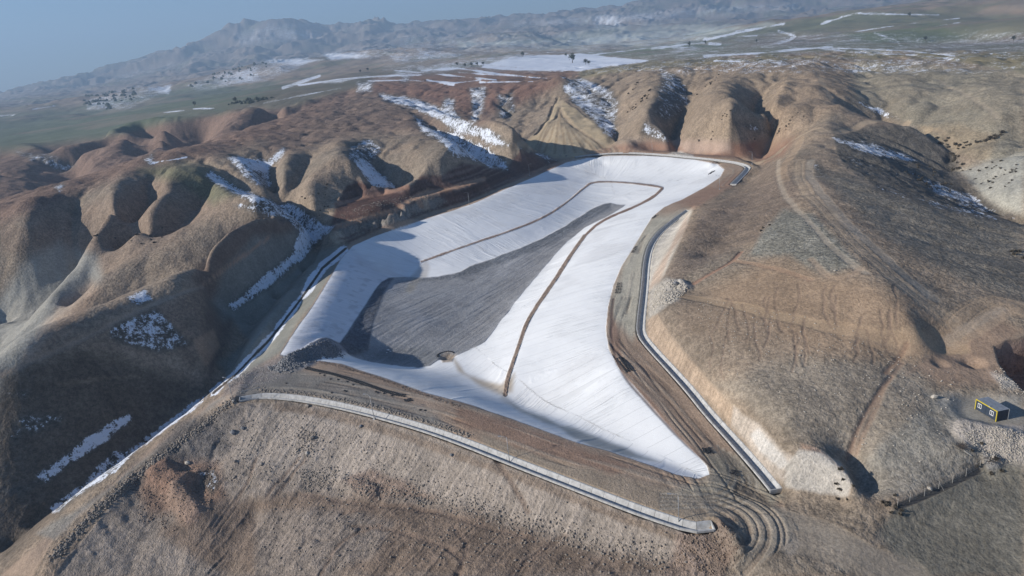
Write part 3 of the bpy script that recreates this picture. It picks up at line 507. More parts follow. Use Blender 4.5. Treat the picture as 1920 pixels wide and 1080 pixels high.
# bare mud washed onto the cloth, then greyer tones
w_ = on_liner([(947,740),(975,765),(1050,795),(1120,820),(1200,852),(1240,868),(1200,862),(1110,838),(1040,800),(980,775),(935,748)], (.27,.28,.25), 5, .75)
on_liner([(850,672),(872,700),(905,712),(940,720),(965,700),(962,735),(945,745),(900,725),(860,695)], (.42,.34,.24), 6, .85)
on_liner([(800,488),(806,500),(800,523),(770,521),(785,500)], (.40,.33,.24), 5, .75)
on_liner([(662,470),(700,500),(725,522),(700,520),(670,490)], (.50,.49,.48), 8, .5)
on_liner([(1180,858),(1240,870),(1310,893),(1270,890),(1200,868),(1100,838)], (.52,.55,.60), 4, .5)  # blue-grey tone over the strip along the near rim
on_liner([(660,465),(725,520),(640,655),(560,680),(530,664),(560,612),(620,520)], (.60,.61,.64), 10, .6)
on_liner([(662,461),(800,410),(955,352),(1060,305),(1112,340),(1030,440),(930,483),(800,523),(720,523)], (.68,.69,.69), 25, .5)
_wp = mL*sstep(12, -12, pad_eval([(660,465),(725,520),(640,655),(560,680),(530,664),(560,612),(620,520)], 0)); mixc((.42,.42,.42), _wp*.5*sstep(.1, .5, fbm(x/3, y/3, 4, 333)))
mixc((.66,.65,.62), mL*.5*sstep(.15, .5, fbm(x/22, y/22, 4, 334)))
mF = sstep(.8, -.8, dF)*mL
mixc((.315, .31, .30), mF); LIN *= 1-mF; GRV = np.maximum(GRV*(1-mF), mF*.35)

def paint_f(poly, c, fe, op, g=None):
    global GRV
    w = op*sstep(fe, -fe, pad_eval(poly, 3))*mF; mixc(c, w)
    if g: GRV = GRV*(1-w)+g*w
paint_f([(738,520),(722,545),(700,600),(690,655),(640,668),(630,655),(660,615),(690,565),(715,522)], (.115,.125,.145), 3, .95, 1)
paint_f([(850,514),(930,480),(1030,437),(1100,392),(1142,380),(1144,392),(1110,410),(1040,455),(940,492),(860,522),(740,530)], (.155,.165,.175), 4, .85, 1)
paint_f([(960,500),(1040,450),(1110,412),(1170,388),(1120,420),(1060,458),(1010,510),(930,600),(860,655),(840,650),(900,590)], (.30,.285,.265), 8, .6)
paint_f([(760,545),(775,520),(790,522),(770,550)], (.36,.31,.22), 4, .6)
paint_f([(640,660),(740,680),(800,690),(830,672),(850,668),(790,650),(700,650)], (.15,.155,.15), 10, .6)
# bench path between the two slopes, thin earth berm
benchW = world([p[:2] for p in BENCH]); 
for p, w_, c in [([q[:2] for q in BENCH[:10]], 1.4, (.30,.20,.14)), ([q[:2] for q in BENCH[9:16]], 2.0, (.26,.17,.12)), ([q[:2] for q in BENCH[14:]], 3.3, (.25,.18,.13))]:
    d = sdf(U, V, smooth_line(p, 2), False, 30)+.7*NZ[1]; w = sstep(w_+1.2, w_-.6, d)*mL; mixc(c, w); LIN *= 1-w; GRV = np.maximum(GRV, w*.8)
# sump
paint([(822,668),(838,660),(852,664),(848,678),(830,680)], (.36,.27,.18), 2.5, .9, grv=.4, wob=1)
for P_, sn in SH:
    keep = 1-mL; w = sstep(9, -6, pad_eval(P_, 5, seed=2))*keep; mixc((.125,.115,.095), w*.8); TUS = np.maximum(TUS, w); SNOW = SNOW*(1-w)+sn*.90*w  # scrub under the snow, painted darker to stand in for slope shade too
SNOW *= (1-mL)
stripe([(645,470),(605,500),(562,562),(510,632),(440,702),(400,735),(330,785),(200,880),(100,955)], 5, None, 5, 1, snow=.60, wob=4)
stripe([(645,470),(605,500),(562,562),(510,632),(440,702),(400,735)], 7, None, 5, 1, snow=.80, wob=4)
stripe([(648,466),(605,502),(562,564),(508,634),(440,704),(400,737)], 1.6, (.07,.06,.05), 1.2, 1, snow=0, wob=.5)
# dirt tracks and ruts in metres
def track(line, half, c, op=.8, depth=0., tus=0.1, soft=.7, ruts=False):
    global z, TUS, SNOW
    Wl = smooth_line(world(line), 2); x0, x1 = Wl[:, 0].min()-8, Wl[:, 0].max()+8; y0, y1 = Wl[:, 1].min()-8, Wl[:, 1].max()+8
    m = (x > x0) & (x < x1) & (y > y0) & (y < y1)
    if not m.any(): return
    d = seg_dist(x[m], y[m], Wl); g = np.maximum(RR[m]*.0016, .18); h = np.maximum(half, g)
    w = np.zeros(x.shape); wm = op*sstep(h+soft, h-soft*.5, d+.35*soft*NZ[0][m])
    if ruts: wm = np.maximum(wm*.6, op*np.exp(-((np.abs(d)-half*.6)/np.maximum(.35, g))**2))
    w[m] = wm; mixc(c, w); TUS = TUS*(1-w)+tus*w; SNOW = SNOW*(1-w)
    if depth: z[m] -= depth*wm
T1 = (.38,.28,.18); T2 = (.40,.33,.23)
track([(1410,305),(1440,300),(1480,258),(1520,245),(1560,250),(1610,230),(1650,228),(1700,232)], 2.6, (.40,.30,.195), .8, .15)
track([(1470,340),(1462,315),(1480,300),(1500,260)], 2.5, (.38,.27,.17), .6, .1)
track([(1460,300),(1458,340),(1480,380),(1520,420),(1555,460),(1600,500),(1625,512)], 1.0, (.44,.36,.26), .6)
track([(1500,300),(1495,335),(1520,370),(1560,410),(1600,455),(1660,510),(1720,560),(1780,600)], 2.6, (.40,.31,.21), .7, .15, ruts=True)
track([(1520,300),(1515,330),(1545,370),(1600,430),(1680,505),(1750,560)], 1.8, (.42,.35,.26), .55)
track([(1283,555),(1360,570),(1440,590),(1520,610),(1600,622),(1680,640),(1760,650),(1800,655)], 2.0, (.40,.285,.175), .85, .1)
track([(1560,615),(1640,640),(1720,650),(1790,640)], 3.0, (.39,.27,.165), .6, .1)
track([(1760,650),(1790,610),(1820,580),(1850,565),(1890,565),(1915,585)], 3.2, (.39,.275,.17), .8, .15, ruts=True)
track([(1780,640),(1830,605),(1880,580)], 1.2, (.43,.33,.23), .7)
track([(1790,650),(1850,615),(1900,580)], .8, (.40,.29,.19), .7)
track([(1520,485),(1555,527),(1600,515),(1612,505)], 1.0, (.40,.28,.18), .5)
track([(1280,540),(1330,515),(1375,490),(1390,472)], .7, (.34,.20,.13), .9, .3)
track([(1375,490),(1440,500),(1520,525)], .9, (.37,.24,.15), .7)
track([(1660,700),(1700,645)], .5, (.30,.19,.12), .8, .15); track([(1672,705),(1645,740),(1610,800),(1590,860)], .4, (.24,.16,.11), .9, .2); track([(1690,680),(1660,720),(1640,770),(1605,850)], .5, (.31,.21,.14), .7, .1)
track([(1760,150),(1830,190),(1870,220)], 1.2, (.34,.28,.2), .6); track([(1740,200),(1790,190),(1860,165)], 1.4, (.33,.27,.19), .4)
track([(1530,130),(1545,165),(1560,190),(1590,205)], 1.8, (.36,.28,.19), .6); track([(1730,240),(1780,262),(1800,275)], 1.8, (.36,.27,.17), .6)
for k in range(26):      # fine ravelled animal paths on the hill
    u_, v_ = rng.uniform(1330, 1700), rng.uniform(520, 640); L = [(u_, v_)]
    for _ in range(5): u_ += rng.uniform(-9, 9); v_ += rng.uniform(8, 20); L.append((u_, v_))
    track(L, .12, (.20,.14,.10), .45, .05, soft=.25)
# cone tracks and the scarp on its left
track([(1050,188),(1050,230),(1050,292)], 1.6, (.40,.31,.2), .8, .4, ruts=True)
for a in range(-9, 12):
    if a: track([(1050+a*.7, 200+abs(a)*2.2), (1050+a*4.2, 240+abs(a)*1.2), (1050+a*9.0, 272+10*(1-abs(a)/12)), (1050+a*10.0, 282+6*(1-abs(a)/12))], .5, (.24,.17,.105) if a % 2 else (.40,.32,.21), .55, .5, soft=.6)
track([(1045,182),(1037,198),(1032,215),(1018,235),(1004,252)], 1.2, (.10,.085,.07), .9, 1.6, soft=.6)  # no track: dug scarp line with its shadow painted dark
track([(1060,190),(1070,193),(1084,204),(1110,222)], .8, (.20,.15,.11), .7, .6, soft=.5)
# embankment face: crawler ruts
for L in [[(560,860),(520,905),(500,930)],[(572,862),(534,905),(512,935)],[(480,860),(465,905),(440,940)],[(930,862),(975,930),(990,960)],[(640,960),(760,940),(860,975),(1000,1010)],[(660,985),(740,990),(850,1030)],[(560,925),(700,948),(820,960)],[(600,1080),(640,1010),(720,980)],[(860,1080),(880,1020),(850,990)],[(960,1075),(1040,1010),(1060,1005)],[(840,1030),(870,1050),(855,1078)]]:
    track(L, .5, (.22,.155,.11), .7, .3, soft=.5)
for L, h in [([(1400,1000),(1520,1010),(1640,1060),(1700,1080)], 4), ([(1340,950),(1420,960),(1530,985),(1620,1040),(1690,1080)], 2.5), ([(1400,980),(1395,1040),(1380,1080)], 2)]: track(L, h, (.33,.275,.205), .6)
# stripes of tyre marks round the ring road
roadM = sstep(1.5, -1.5, pad_eval(OUTER, 0))*(1-mL)
for CHL, off0, off1 in ((CH_R, 2.5, 26), (CH_S, 2.5, 24), (CH_N, 2.5, 14)):
    Wl = smooth_line(world([p[:2] for p in CHL]), 2)
    m = roadM > .02; x_, y_ = x[m], y[m]; k = (x_ > Wl[:, 0].min()-40) & (x_ < Wl[:, 0].max()+40) & (y_ > Wl[:, 1].min()-40) & (y_ < Wl[:, 1].max()+40)
    ii = np.where(m.ravel())[0][k]; d, s_, sd_ = seg_dist(x.ravel()[ii], y.ravel()[ii], Wl, want_s=True)
    n1 = vnoise(d*1.7+vnoise(s_*.03, d*.02, 3)*2.2, s_*.045, 8); n2 = vnoise(d*.75+5+vnoise(s_*.02, 0*d, 4)*2, s_*.03, 9)
    k2 = sstep(off0, off0+2, d)*sstep(off1, off1-6, d)*roadM.ravel()[ii]; px_ok = sstep(700, 330, RR.ravel()[ii])
    _bm = sstep(-.25, .25, fbm(x.ravel()[ii]/14, y.ravel()[ii]/14, 3, 808)); rut = (sstep(.25, .6, n1)*.8+sstep(.35, .65, n2)*.7)*_bm; lite = sstep(.2, .7, -n2)
    zz = z.ravel(); zz[ii] -= (.26*rut-.10*lite)*k2*px_ok; z = zz.reshape(x.shape)
    cc = col.reshape(-1, 3); a_ = (k2*.30*rut)[:, None]; cc[ii] = cc[ii]*(1-a_)+np.array((.17,.115,.08), np.float32)*a_; a_ = (k2*.35*lite)[:, None]; cc[ii] = cc[ii]*(1-a_)+np.array((.42,.36,.27), np.float32)*a_
    col = cc.reshape(x.shape+(3,))
for L in [[(1150,560),(1146,600),(1146,640),(1159,690),(1208,750),(1279,826),(1336,876)]]: track(L, .35, (.14,.09,.07), .8, .2, soft=.4)
for k in range(9):       # curved wheel marks in the turning place
    a = k*9; track([(1345+a*.6, 835+a*.4), (1372+a*.7, 880+a*.25), (1360+a*.75, 915+a*.3), (1320+a*.5, 932+a*.3), (1240, 925+a*.4)], .35, (.20,.16,.115) if k % 2 else (.40,.35,.27), .6, .18, soft=.4)
for k in range(9): track([(1385+k*6, 905+k*3), (1380+k*8, 925+k*3)], .35, (.20,.155,.11), .7, .25, soft=.4)
# --- small relief
# drains are dug in
def dig(line, half, depth):
    global z
    Wl = smooth_line(world(line), 1); m = (x > Wl[:, 0].min()-9) & (x < Wl[:, 0].max()+9) & (y > Wl[:, 1].min()-9) & (y < Wl[:, 1].max()+9)
    d = seg_dist(x[m], y[m], Wl); g = np.maximum(half, RR[m]*.0042); z[m] -= depth*sstep(g+.5, g-.3, d); return Wl
def heights(line, n=2):
    Wl = smooth_line(world(line), n); h = ground(Wl[:, 0], Wl[:, 1]); k = np.array([1, 2, 3, 2, 1.])/9; return np.column_stack([Wl, np.convolve(np.pad(h, 2, 'edge'), k, 'valid')])
HR, HS, HN = heights(CH_R), heights(CH_S), heights(CH_N)
dig(CH_R, 1.35, 1.7); dig(CH_S, 1.35, 1.6); dig(CH_N, 1.5, 1.5)
# levelled pad for the site cabin
CB = [hit(1829, 762), hit(1867.5, 791), hit(1893, 788.5)]; cbz = float(ground(CB[1][0], CB[1][1])[0])
_cx, _cy = (CB[0][0]+CB[2][0])/2, (CB[0][1]+CB[2][1])/2; _w = sstep(9, 5, np.hypot(x-_cx, y-_cy)); z = z*(1-_w)+cbz*_w; GRV *= 1-_w; TUS *= 1-_w
print('cabin', CB, cbz)
track([(1683,951),(1733,931),(1785,907),(1837,879)], .35, (.07,.065,.06), .85, .35, soft=.3)
rough = fbm(x/2.6, y/2.6, 3, 61)*.55+fbm(x/6, y/6, 2, 71)*.5
z += rough*np.clip(GRV, 0, 1)*sstep(900, 300, RR)*.75*(1-roadM*.85)*(1-mF*.55)
ridge_n = np.maximum(0, 1-np.abs(fbm(x/9, y/9, 3, 81))*3.2); z += -ridge_n*np.clip(GRV-.45, 0, 1)*1.1*(1-roadM)*(1-mL)
tus_h = fbm(x/1.3, y/1.3, 2, 14); z += tus_h*.13*TUS*sstep(700, 250, RR)
# runnels down the embankment face and the cut over the drain
for Pl, Hl in ((FACE, HS), ([(1212,600),(1232,590),(1255,625),(1290,668),(1330,715),(1380,770),(1420,795),(1500,862),(1480,915),(1400,830),(1330,750),(1270,690),(1215,632)], HR), ([(1290,394),(1300,386),(1288,420),(1270,460),(1245,515),(1218,545),(1212,500),(1225,455),(1250,425)], HR), (CUT, None)):
    w = sstep(2, -2, pad_eval(Pl, 0)); mi = np.where((w > .02).ravel())[0]
    if Hl is None: Hl = np.column_stack([world([(620,440),(700,436),(800,402),(960,343),(1045,303)]), np.zeros(5)])
    d_, s_, _s = seg_dist(x.ravel()[mi], y.ravel()[mi], Hl[:, :2], want_s=True); n_ = vnoise(s_*1.7+vnoise(d_*.2, s_*.1, 4)*1.3, d_*.10, 31)+.6*vnoise(s_*.5+vnoise(d_*.1, s_*.05, 6), d_*.07, 32)
    zz = z.ravel(); zz[mi] += .10*n_*w.ravel()[mi]*sstep(1, 4, d_); z = zz.reshape(x.shape); cc = col.reshape(-1, 3); cc[mi] *= (1+.16*n_*w.ravel()[mi])[:, None]; col = cc.reshape(x.shape+(3,))
# cloth: folds running down the slopes
rimW = world([p[:2] for p in RIM][::1]); 
mi = np.where((LIN > .02).ravel())[0]; d_, s_, _s = seg_dist(x.ravel()[mi], y.ravel()[mi], np.vstack([rimW, rimW[:1]]), want_s=True)
FS = np.zeros(x.size, np.float32); FD = np.zeros(x.size, np.float32); FS[mi] = s_; FD[mi] = d_
_es = 1-.75*sstep(20, -20, pad_eval([(1237,350),(1300,310),(1358,318),(1205,435),(1140,575),(1142,655),(1330,890),(985,765),(950,735),(985,610),(1095,443)], 0)).ravel()[mi]
fold = _es*np.maximum(0, vnoise(s_*.42+vnoise(d_*.1, s_*.05, 5)*.8, d_*.03, 6)-.35)*1.0+np.maximum(0, vnoise(s_*.16+vnoise(d_*.08, s_*.03, 8)*1.0, d_*.02, 7)-.45)*1.2
zz = z.ravel(); zz[mi] += fold*.24*LIN.ravel()[mi]+fbm(x.ravel()[mi]/9, y.ravel()[mi]/9, 2, 19)*.10; z = zz.reshape(x.shape)
# coarse gravel furrows on the basin floor
fx = x*.62+y*.78; fy = -x*.78+y*.62; fur = vnoise(fy*.9+vnoise(fx*.045, fy*.045, 3)*1.1, fx*.07, 12); z += fur*.14*mF
fm = mF*.25*sstep(.1, .7, fur); mixc((.36,.36,.35), fm); mixc((.19,.19,.19), mF*.4*sstep(.1, .5, fbm(x/12, y/12, 4, 612)))
# rocky windrow at the basin's west corner, excavation by the cabin, heap ridge
def bump(L, half, hgt, c=None, g=1.):
    global z, GRV
    Wl = world(L); d = seg_dist(x, y, Wl); w = sstep(half, 0, d+NZ[0]*half*.3); z += hgt*w
    GRV = np.maximum(GRV, w*g)
    if c is not None: mixc(c, np.clip(w*2.2, 0, 1))
bump([(545,682),(575,668),(600,656),(622,652)], 6.5, 3.4, (.25,.25,.26))
bump([(575,686),(555,690),(530,690)], 4, 1.2, (.27,.26,.25))
bump([(1815,812),(1850,822),(1880,835),(1920,845)], 4.5, 1.5, (.43,.38,.32)); bump([(1855,868),(1862,866)], 2, 1.3, (.3,.28,.25))
bump([(1255,537),(1275,532),(1285,540)], 3.5, 1.8, (.52,.47,.39))
bump([(300,890),(330,905),(350,900)], 5, 2.2, (.33,.20,.13), .5); bump([(345,930),(370,960)], 5, 2.0, (.33,.22,.15), .5); bump([(640,905),(700,925)], 3, 1.0, None); bump([(1340,990),(1370,1010),(1385,1040)], 3, 1.5, None)
exc = world([(1868,650),(1890,640),(1925,632),(1990,640),(1990,720),(1925,733),(1895,705),(1875,680)])
de = seg_dist(x, y, exc, True); ins = inside(x, y, exc); de = np.where(ins, -de, de)+NZ[0]*.8
wE = sstep(.4, -2.2, de); z -= 9*wE; mixc((.30,.20,.15), sstep(.5, -.5, de)*.85); GRV = np.maximum(GRV, sstep(0, -1, de)); TUS *= 1-sstep(1, 0, de); SNOW = np.maximum(SNOW, .35*sstep(-3, -5, de))
def pit_hole(u, v, rad, dep):
    global z
    cx, cy = hit(u, v); d = np.hypot(x-cx, y-cy)+NZ[0]*rad*.3; z -= dep*sstep(rad, 0, d)
pit_hole(1822, 680, 3.5, 1.6); pit_hole(838, 668, 4, 1.5); pit_hole(1762, 680, 2.5, .8)
mixc((.72,.70,.66), sstep(1.6, .6, np.hypot(x-hit(1752,746)[0], y-hit(1752,746)[1]))*.0)
# shrubs darken the ground under them a little: none painted, they are built below
col = np.clip(col, .01, .9); SNOW = np.clip(SNOW, 0, 1)*(1-mL)
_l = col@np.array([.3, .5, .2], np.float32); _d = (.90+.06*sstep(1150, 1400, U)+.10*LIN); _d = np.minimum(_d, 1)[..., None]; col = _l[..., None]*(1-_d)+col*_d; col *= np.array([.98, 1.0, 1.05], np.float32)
# fine broken tint so that no field is flat
tint = 1+.13*fbm(x/5, y/5, 3, 200)*sstep(1500, 500, RR)+.14*fbm(x/26, y/26, 3, 210)+.10*fbm(x/wl_/4, y/wl_/4, 3, 220)*(1-LIN)
tint = np.where(LIN > .5, 1+.25*(tint-1), tint); col = col*tint[..., None]
U, V = project(x, y, z)
# ------------------------------------------------------------------ materials
def mat(name, c, rough=.8, metal=0.):
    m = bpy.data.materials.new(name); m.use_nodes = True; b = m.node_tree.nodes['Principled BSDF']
    b.inputs['Base Color'].default_value = (*c, 1); b.inputs['Roughness'].default_value = rough; b.inputs['Metallic'].default_value = metal; return m
def noisy(name, c, c2, scale, rough=.85, bump=.3, dist=.05, metal=0., detail=4):
    m = mat(name, c, rough, metal); N = m.node_tree.nodes; L = m.node_tree.links; b = N['Principled BSDF']
    g = N.new('ShaderNodeNewGeometry'); n = N.new('ShaderNodeTexNoise'); n.inputs['Scale'].default_value = scale; n.inputs['Detail'].default_value = detail; L.new(g.outputs['Position'], n.inputs['Vector'])
    r = N.new('ShaderNodeMapRange'); r.inputs[1].default_value = .35; r.inputs[2].default_value = .65; L.new(n.outputs['Fac'], r.inputs[0])
    x_ = N.new('ShaderNodeMix'); x_.data_type = 'RGBA'; x_.inputs[6].default_value = (*c, 1); x_.inputs[7].default_value = (*c2, 1); L.new(r.outputs[0], x_.inputs[0]); L.new(x_.outputs[2], b.inputs['Base Color'])
    if bump:
        u = N.new('ShaderNodeBump'); u.inputs['Strength'].default_value = bump; u.inputs['Distance'].default_value = dist; L.new(n.outputs['Fac'], u.inputs['Height']); L.new(u.outputs[0], b.inputs['Normal'])
    return m
def relief_material():
    m = bpy.data.materials.new('relief'); m.use_nodes = True; N = m.node_tree.nodes; L = m.node_tree.links; b = N['Principled BSDF']; b.inputs['Specular IOR Level'].default_value = .15
    g = N.new('ShaderNodeNewGeometry')
    def at(n, o='Fac'):
        a = N.new('ShaderNodeAttribute'); a.attribute_name = n; return a.outputs[o]
    def nz(s, d=3, ro=.6, vec=None):
        n = N.new('ShaderNodeTexNoise'); n.inputs['Scale'].default_value = s; n.inputs['Detail'].default_value = d; n.inputs['Roughness'].default_value = ro; L.new(vec or g.outputs['Position'], n.inputs['Vector']); return n.outputs['Fac']
    def mth(op, a, c=None, d=None):
        q_ = N.new('ShaderNodeMath'); q_.operation = op
        for i, v in enumerate((a, c, d)):
            if v is None: continue
            if isinstance(v, (int, float)): q_.inputs[i].default_value = v
            else: L.new(v, q_.inputs[i])
        return q_.outputs[0]
    def rng_(v, a, c, d=0., e=1.):
        r = N.new('ShaderNodeMapRange'); r.interpolation_type = 'SMOOTHSTEP'
        for i, q_ in enumerate((v, a, c, d, e)):
            if isinstance(q_, (int, float)): r.inputs[i].default_value = q_
            else: L.new(q_, r.inputs[i])
        return r.outputs[0]
    tuft, snow, cloth, grit = at('tuft'), at('snow'), at('cloth'), at('grit')
    n1 = nz(.75, 3, .65); n2 = nz(2.2, 3, .7); n3 = nz(.22, 3); n4 = nz(.05, 5, .65)
    clump = rng_(n1, .42, .60)                                       # dark thorny tufts
    tone = mth('ADD', mth('MULTIPLY', clump, -.44), 1.19); tone = mth('MULTIPLY', tone, rng_(n3, .3, .68, 1.14, .80)); tone = mth('ADD', mth('MULTIPLY', mth('SUBTRACT', tone, 1), tuft), 1)
    fine = rng_(n2, .3, .7, .80, 1.2); fine = mth('ADD', mth('MULTIPLY', mth('SUBTRACT', fine, 1), mth('SUBTRACT', 1, mth('MULTIPLY', cloth, .88))), 1)
    gr = rng_(n1, .35, .65, .72, 1.25); gr = mth('ADD', mth('MULTIPLY', mth('SUBTRACT', gr, 1), mth('MULTIPLY', grit, .9)), 1)
    seam = mth('ABSOLUTE', mth('SUBTRACT', mth('FRACT', mth('DIVIDE', at('along'), 5.5)), .5)); seam = mth('MULTIPLY', rng_(seam, .0, .035, 1., 0.), cloth)
    tot = mth('MULTIPLY', mth('MULTIPLY', mth('MULTIPLY', tone, fine), gr), mth('SUBTRACT', 1, mth('MULTIPLY', seam, .22)))
    vm = N.new('ShaderNodeVectorMath'); vm.operation = 'SCALE'; L.new(at('tint', 'Color'), vm.inputs[0]); L.new(tot, vm.inputs['Scale'])
    # snow lies between the tufts; a dense field of it is closed
    brk = mth('ADD', mth('ADD', mth('MULTIPLY', rng_(mth('ADD', mth('MULTIPLY', n1, .55), mth('MULTIPLY', n2, .45)), .33, .67), .50), mth('MULTIPLY', rng_(n3, .3, .7), .27)), mth('MULTIPLY', rng_(n4, .35, .65), .23))
    sm = rng_(mth('SUBTRACT', snow, brk), -.06, .14); sm = mth('MULTIPLY', sm, rng_(snow, .04, .2))
    sm = mth('MULTIPLY', sm, .93)
    mx = N.new('ShaderNodeMix'); mx.data_type = 'RGBA'; L.new(sm, mx.inputs[0]); L.new(vm.outputs[0], mx.inputs[6]); mx.inputs[7].default_value = (.75, .80, .88, 1); L.new(mx.outputs[2], b.inputs['Base Color'])
    L.new(mth('SUBTRACT', .95, mth('MULTIPLY', cloth, .25)), b.inputs['Roughness'])
    # fine relief
    cv = N.new('ShaderNodeCombineXYZ'); L.new(mth('MULTIPLY', at('along'), 1.5), cv.inputs[0]); L.new(mth('MULTIPLY', at('down'), .06), cv.inputs[1]); fold = nz(1.0, 3, .5, cv.outputs[0])
    hgt = mth('ADD', mth('MULTIPLY', mth('MULTIPLY', n1, tuft), .85), mth('MULTIPLY', mth('ADD', mth('MULTIPLY', n1, .6), mth('MULTIPLY', n2, .35)), mth('MULTIPLY', grit, 1.3)))
    hgt = mth('ADD', hgt, mth('MULTIPLY', mth('MULTIPLY', n2, .12), mth('SUBTRACT', 1, cloth))); hgt = mth('ADD', hgt, mth('MULTIPLY', mth('MULTIPLY', mth('MULTIPLY', rng_(fold, .5, .62), cloth), rng_(n4, .42, .62)), .14))
    bp = N.new('ShaderNodeBump'); bp.inputs['Strength'].default_value = 1.0; bp.inputs['Distance'].default_value = 1.0; L.new(hgt, bp.inputs['Height']); L.new(bp.outputs[0], b.inputs['Normal'])
    return m
RELIEF = relief_material()
# ------------------------------------------------------------------ the ground and the sheets that share its relief
nt, nr = x.shape
idx = np.arange(nt*nr, dtype=np.int32).reshape(nt, nr)
Fq = np.stack([idx[:-1, :-1], idx[1:, :-1], idx[1:, 1:], idx[:-1, 1:]], -1).reshape(-1, 4)
vx, vy = np.gradient(x)[0], None
Px = np.stack([x, y, z], -1); dA = np.gradient(Px, axis=0); dB = np.gradient(Px, axis=1); NRM = np.cross(dB, dA); NRM *= np.sign(NRM[..., 2:3]+1e-9); NRM /= np.linalg.norm(NRM, axis=-1, keepdims=True)+1e-9
Pf = Px.reshape(-1, 3).astype(np.float32); Nf = NRM.reshape(-1, 3)
def cen(a): a = a.ravel(); return (a[Fq[:, 0]]+a[Fq[:, 1]]+a[Fq[:, 2]]+a[Fq[:, 3]])*.25
cR, cr, cF, cRoad, cU, cV = cen(dR), cen(RR), cen(dF), cen(roadM), cen(U), cen(V)
cls = np.zeros(len(Fq), np.int8)
bm_ = sdf(cU, cV, smooth_line([q_[:2] for q_ in BENCH], 1), False, 30) < 2.4
cls[cr > 4200] = 1
cls[cRoad > .5] = 2
cls[(cR < 0) & (cr < 700)] = 3
cls[(cR < 0) & (cF < 0) & (cr < 700)] = 4
cls[(cls == 3) & bm_] = 5
cls[inside(cU, cV, CONE) & (cr < 800) & (cls == 0)] = 6
def sheet(name, sel):
    fq = Fq[sel]; ids, inv = np.unique(fq, return_inverse=True); inv = inv.reshape(-1, 4).astype(np.int32)
    me = bpy.data.meshes.new(name); me.vertices.add(len(ids)); me.vertices.foreach_set('co', Pf[ids].ravel())
    me.loops.add(inv.size); me.loops.foreach_set('vertex_index', inv.ravel()); me.polygons.add(len(inv)); me.polygons.foreach_set('loop_start', np.arange(0, inv.size, 4, dtype=np.int32)); me.polygons.foreach_set('loop_total', np.full(len(inv), 4, np.int32))
    me.polygons.foreach_set('use_smooth', np.ones(len(inv), bool))
    c4 = np.ones((len(ids), 4), np.float32); c4[:, :3] = col.reshape(-1, 3)[ids]
    me.attributes.new('tint', 'FLOAT_COLOR', 'POINT').data.foreach_set('color', c4.ravel())
    for nm, a in (('tuft', TUS), ('snow', SNOW), ('cloth', LIN), ('grit', GRV), ('along', FS), ('down', FD)):
        me.attributes.new(nm, 'FLOAT', 'POINT').data.foreach_set('value', a.ravel()[ids].astype(np.float32))
    me.update(); me.normals_split_custom_set_from_vertices(Nf[ids]); me.materials.append(RELIEF)
    o = bpy.data.objects.new(name, me); COL.objects.link(o); return o
for k, nm in ((0, 'hills'), (1, 'mountains'), (2, 'dirt_road'), (4, 'gravel_floor'), (5, 'bench_path')):
    if (cls == k).any(): sheet(nm, cls == k)['kind'] = 'structure'
def tag(o, label, cat, group=None, kind=None):
    o['label'] = label; o['category'] = cat
    if group: o['group'] = group
    if kind: o['kind'] = kind
    return o
tag(sheet('geotextile_liner', cls == 3), 'huge white cloth liner with folds spread over the slopes of the pit', 'liner')
tag(sheet('soil_cone', cls == 6), 'tan cone of tipped soil with vehicle tracks fanning down at the far end', 'spoil heap')

# ------------------------------------------------------------------ mesh helpers
class MB:
    def __init__(s): s.v = []; s.f = []
    def add(s, v, f): o = len(s.v); s.v += [tuple(map(float, p)) for p in v]; s.f += [tuple(i+o for i in q_) for q_ in f]
    def box(s, c, d, rz=0.):
        ca, sa = math.cos(rz), math.sin(rz); v = []
        for sx, sy, sz in ((-1,-1,-1),(1,-1,-1),(1,1,-1),(-1,1,-1),(-1,-1,1),(1,-1,1),(1,1,1),(-1,1,1)):
            a, b_ = sx*d[0]/2, sy*d[1]/2; v.append((c[0]+a*ca-b_*sa, c[1]+a*sa+b_*ca, c[2]+sz*d[2]/2))
        s.add(v, [(0,3,2,1),(4,5,6,7),(0,1,5,4),(1,2,6,5),(2,3,7,6),(3,0,4,7)])
    def tube(s, P_, R_, n=6, cap=True):
        P_ = [Vector(p) for p in P_]; rings = []
        for i, p in enumerate(P_):
            d = (P_[min(i+1, len(P_)-1)]-P_[max(i-1, 0)]).normalized(); a = d.orthogonal().normalized(); b_ = d.cross(a); r = R_[i] if hasattr(R_, '__len__') else R_
            rings.append([p+(a*math.cos(t)+b_*math.sin(t))*r for t in [2*math.pi*k/n for k in range(n)]])
        v = [q_ for r in rings for q_ in r]; f_ = [(i*n+k, i*n+(k+1) % n, (i+1)*n+(k+1) % n, (i+1)*n+k) for i in range(len(P_)-1) for k in range(n)]
        if cap: f_ += [tuple(range(n))[::-1], tuple((len(P_)-1)*n+k for k in range(n))]
        s.add(v, f_)
    def mesh(s, name, m, smooth=False):
        me = bpy.data.meshes.new(name); me.from_pydata(s.v, [], s.f); me.materials.append(m)
        if smooth: me.polygons.foreach_set('use_smooth', np.ones(len(me.polygons), bool))
        me.update(); return me
    def obj(s, name, m, parent=None, smooth=False):
        o = bpy.data.objects.new(name, s.mesh(name, m, smooth)); COL.objects.link(o); o.parent = parent; return o
def empty(name, loc=(0, 0, 0), rz=0.):
    o = bpy.data.objects.new(name, None); COL.objects.link(o); o.location = loc; o.rotation_euler = (0, 0, rz); return o
def copy_tree(o, parent=None):
    c = o.copy(); COL.objects.link(c); c.parent = parent
    for ch in list(o.children): copy_tree(ch, c)
    return c
CONC = noisy('concrete', (.50, .50, .49), (.36, .36, .35), 1.1, .9, .25, .04); STEEL = noisy('galvanised_steel', (.42, .43, .44), (.32, .33, .34), 6, .55, 0, 0, .4)
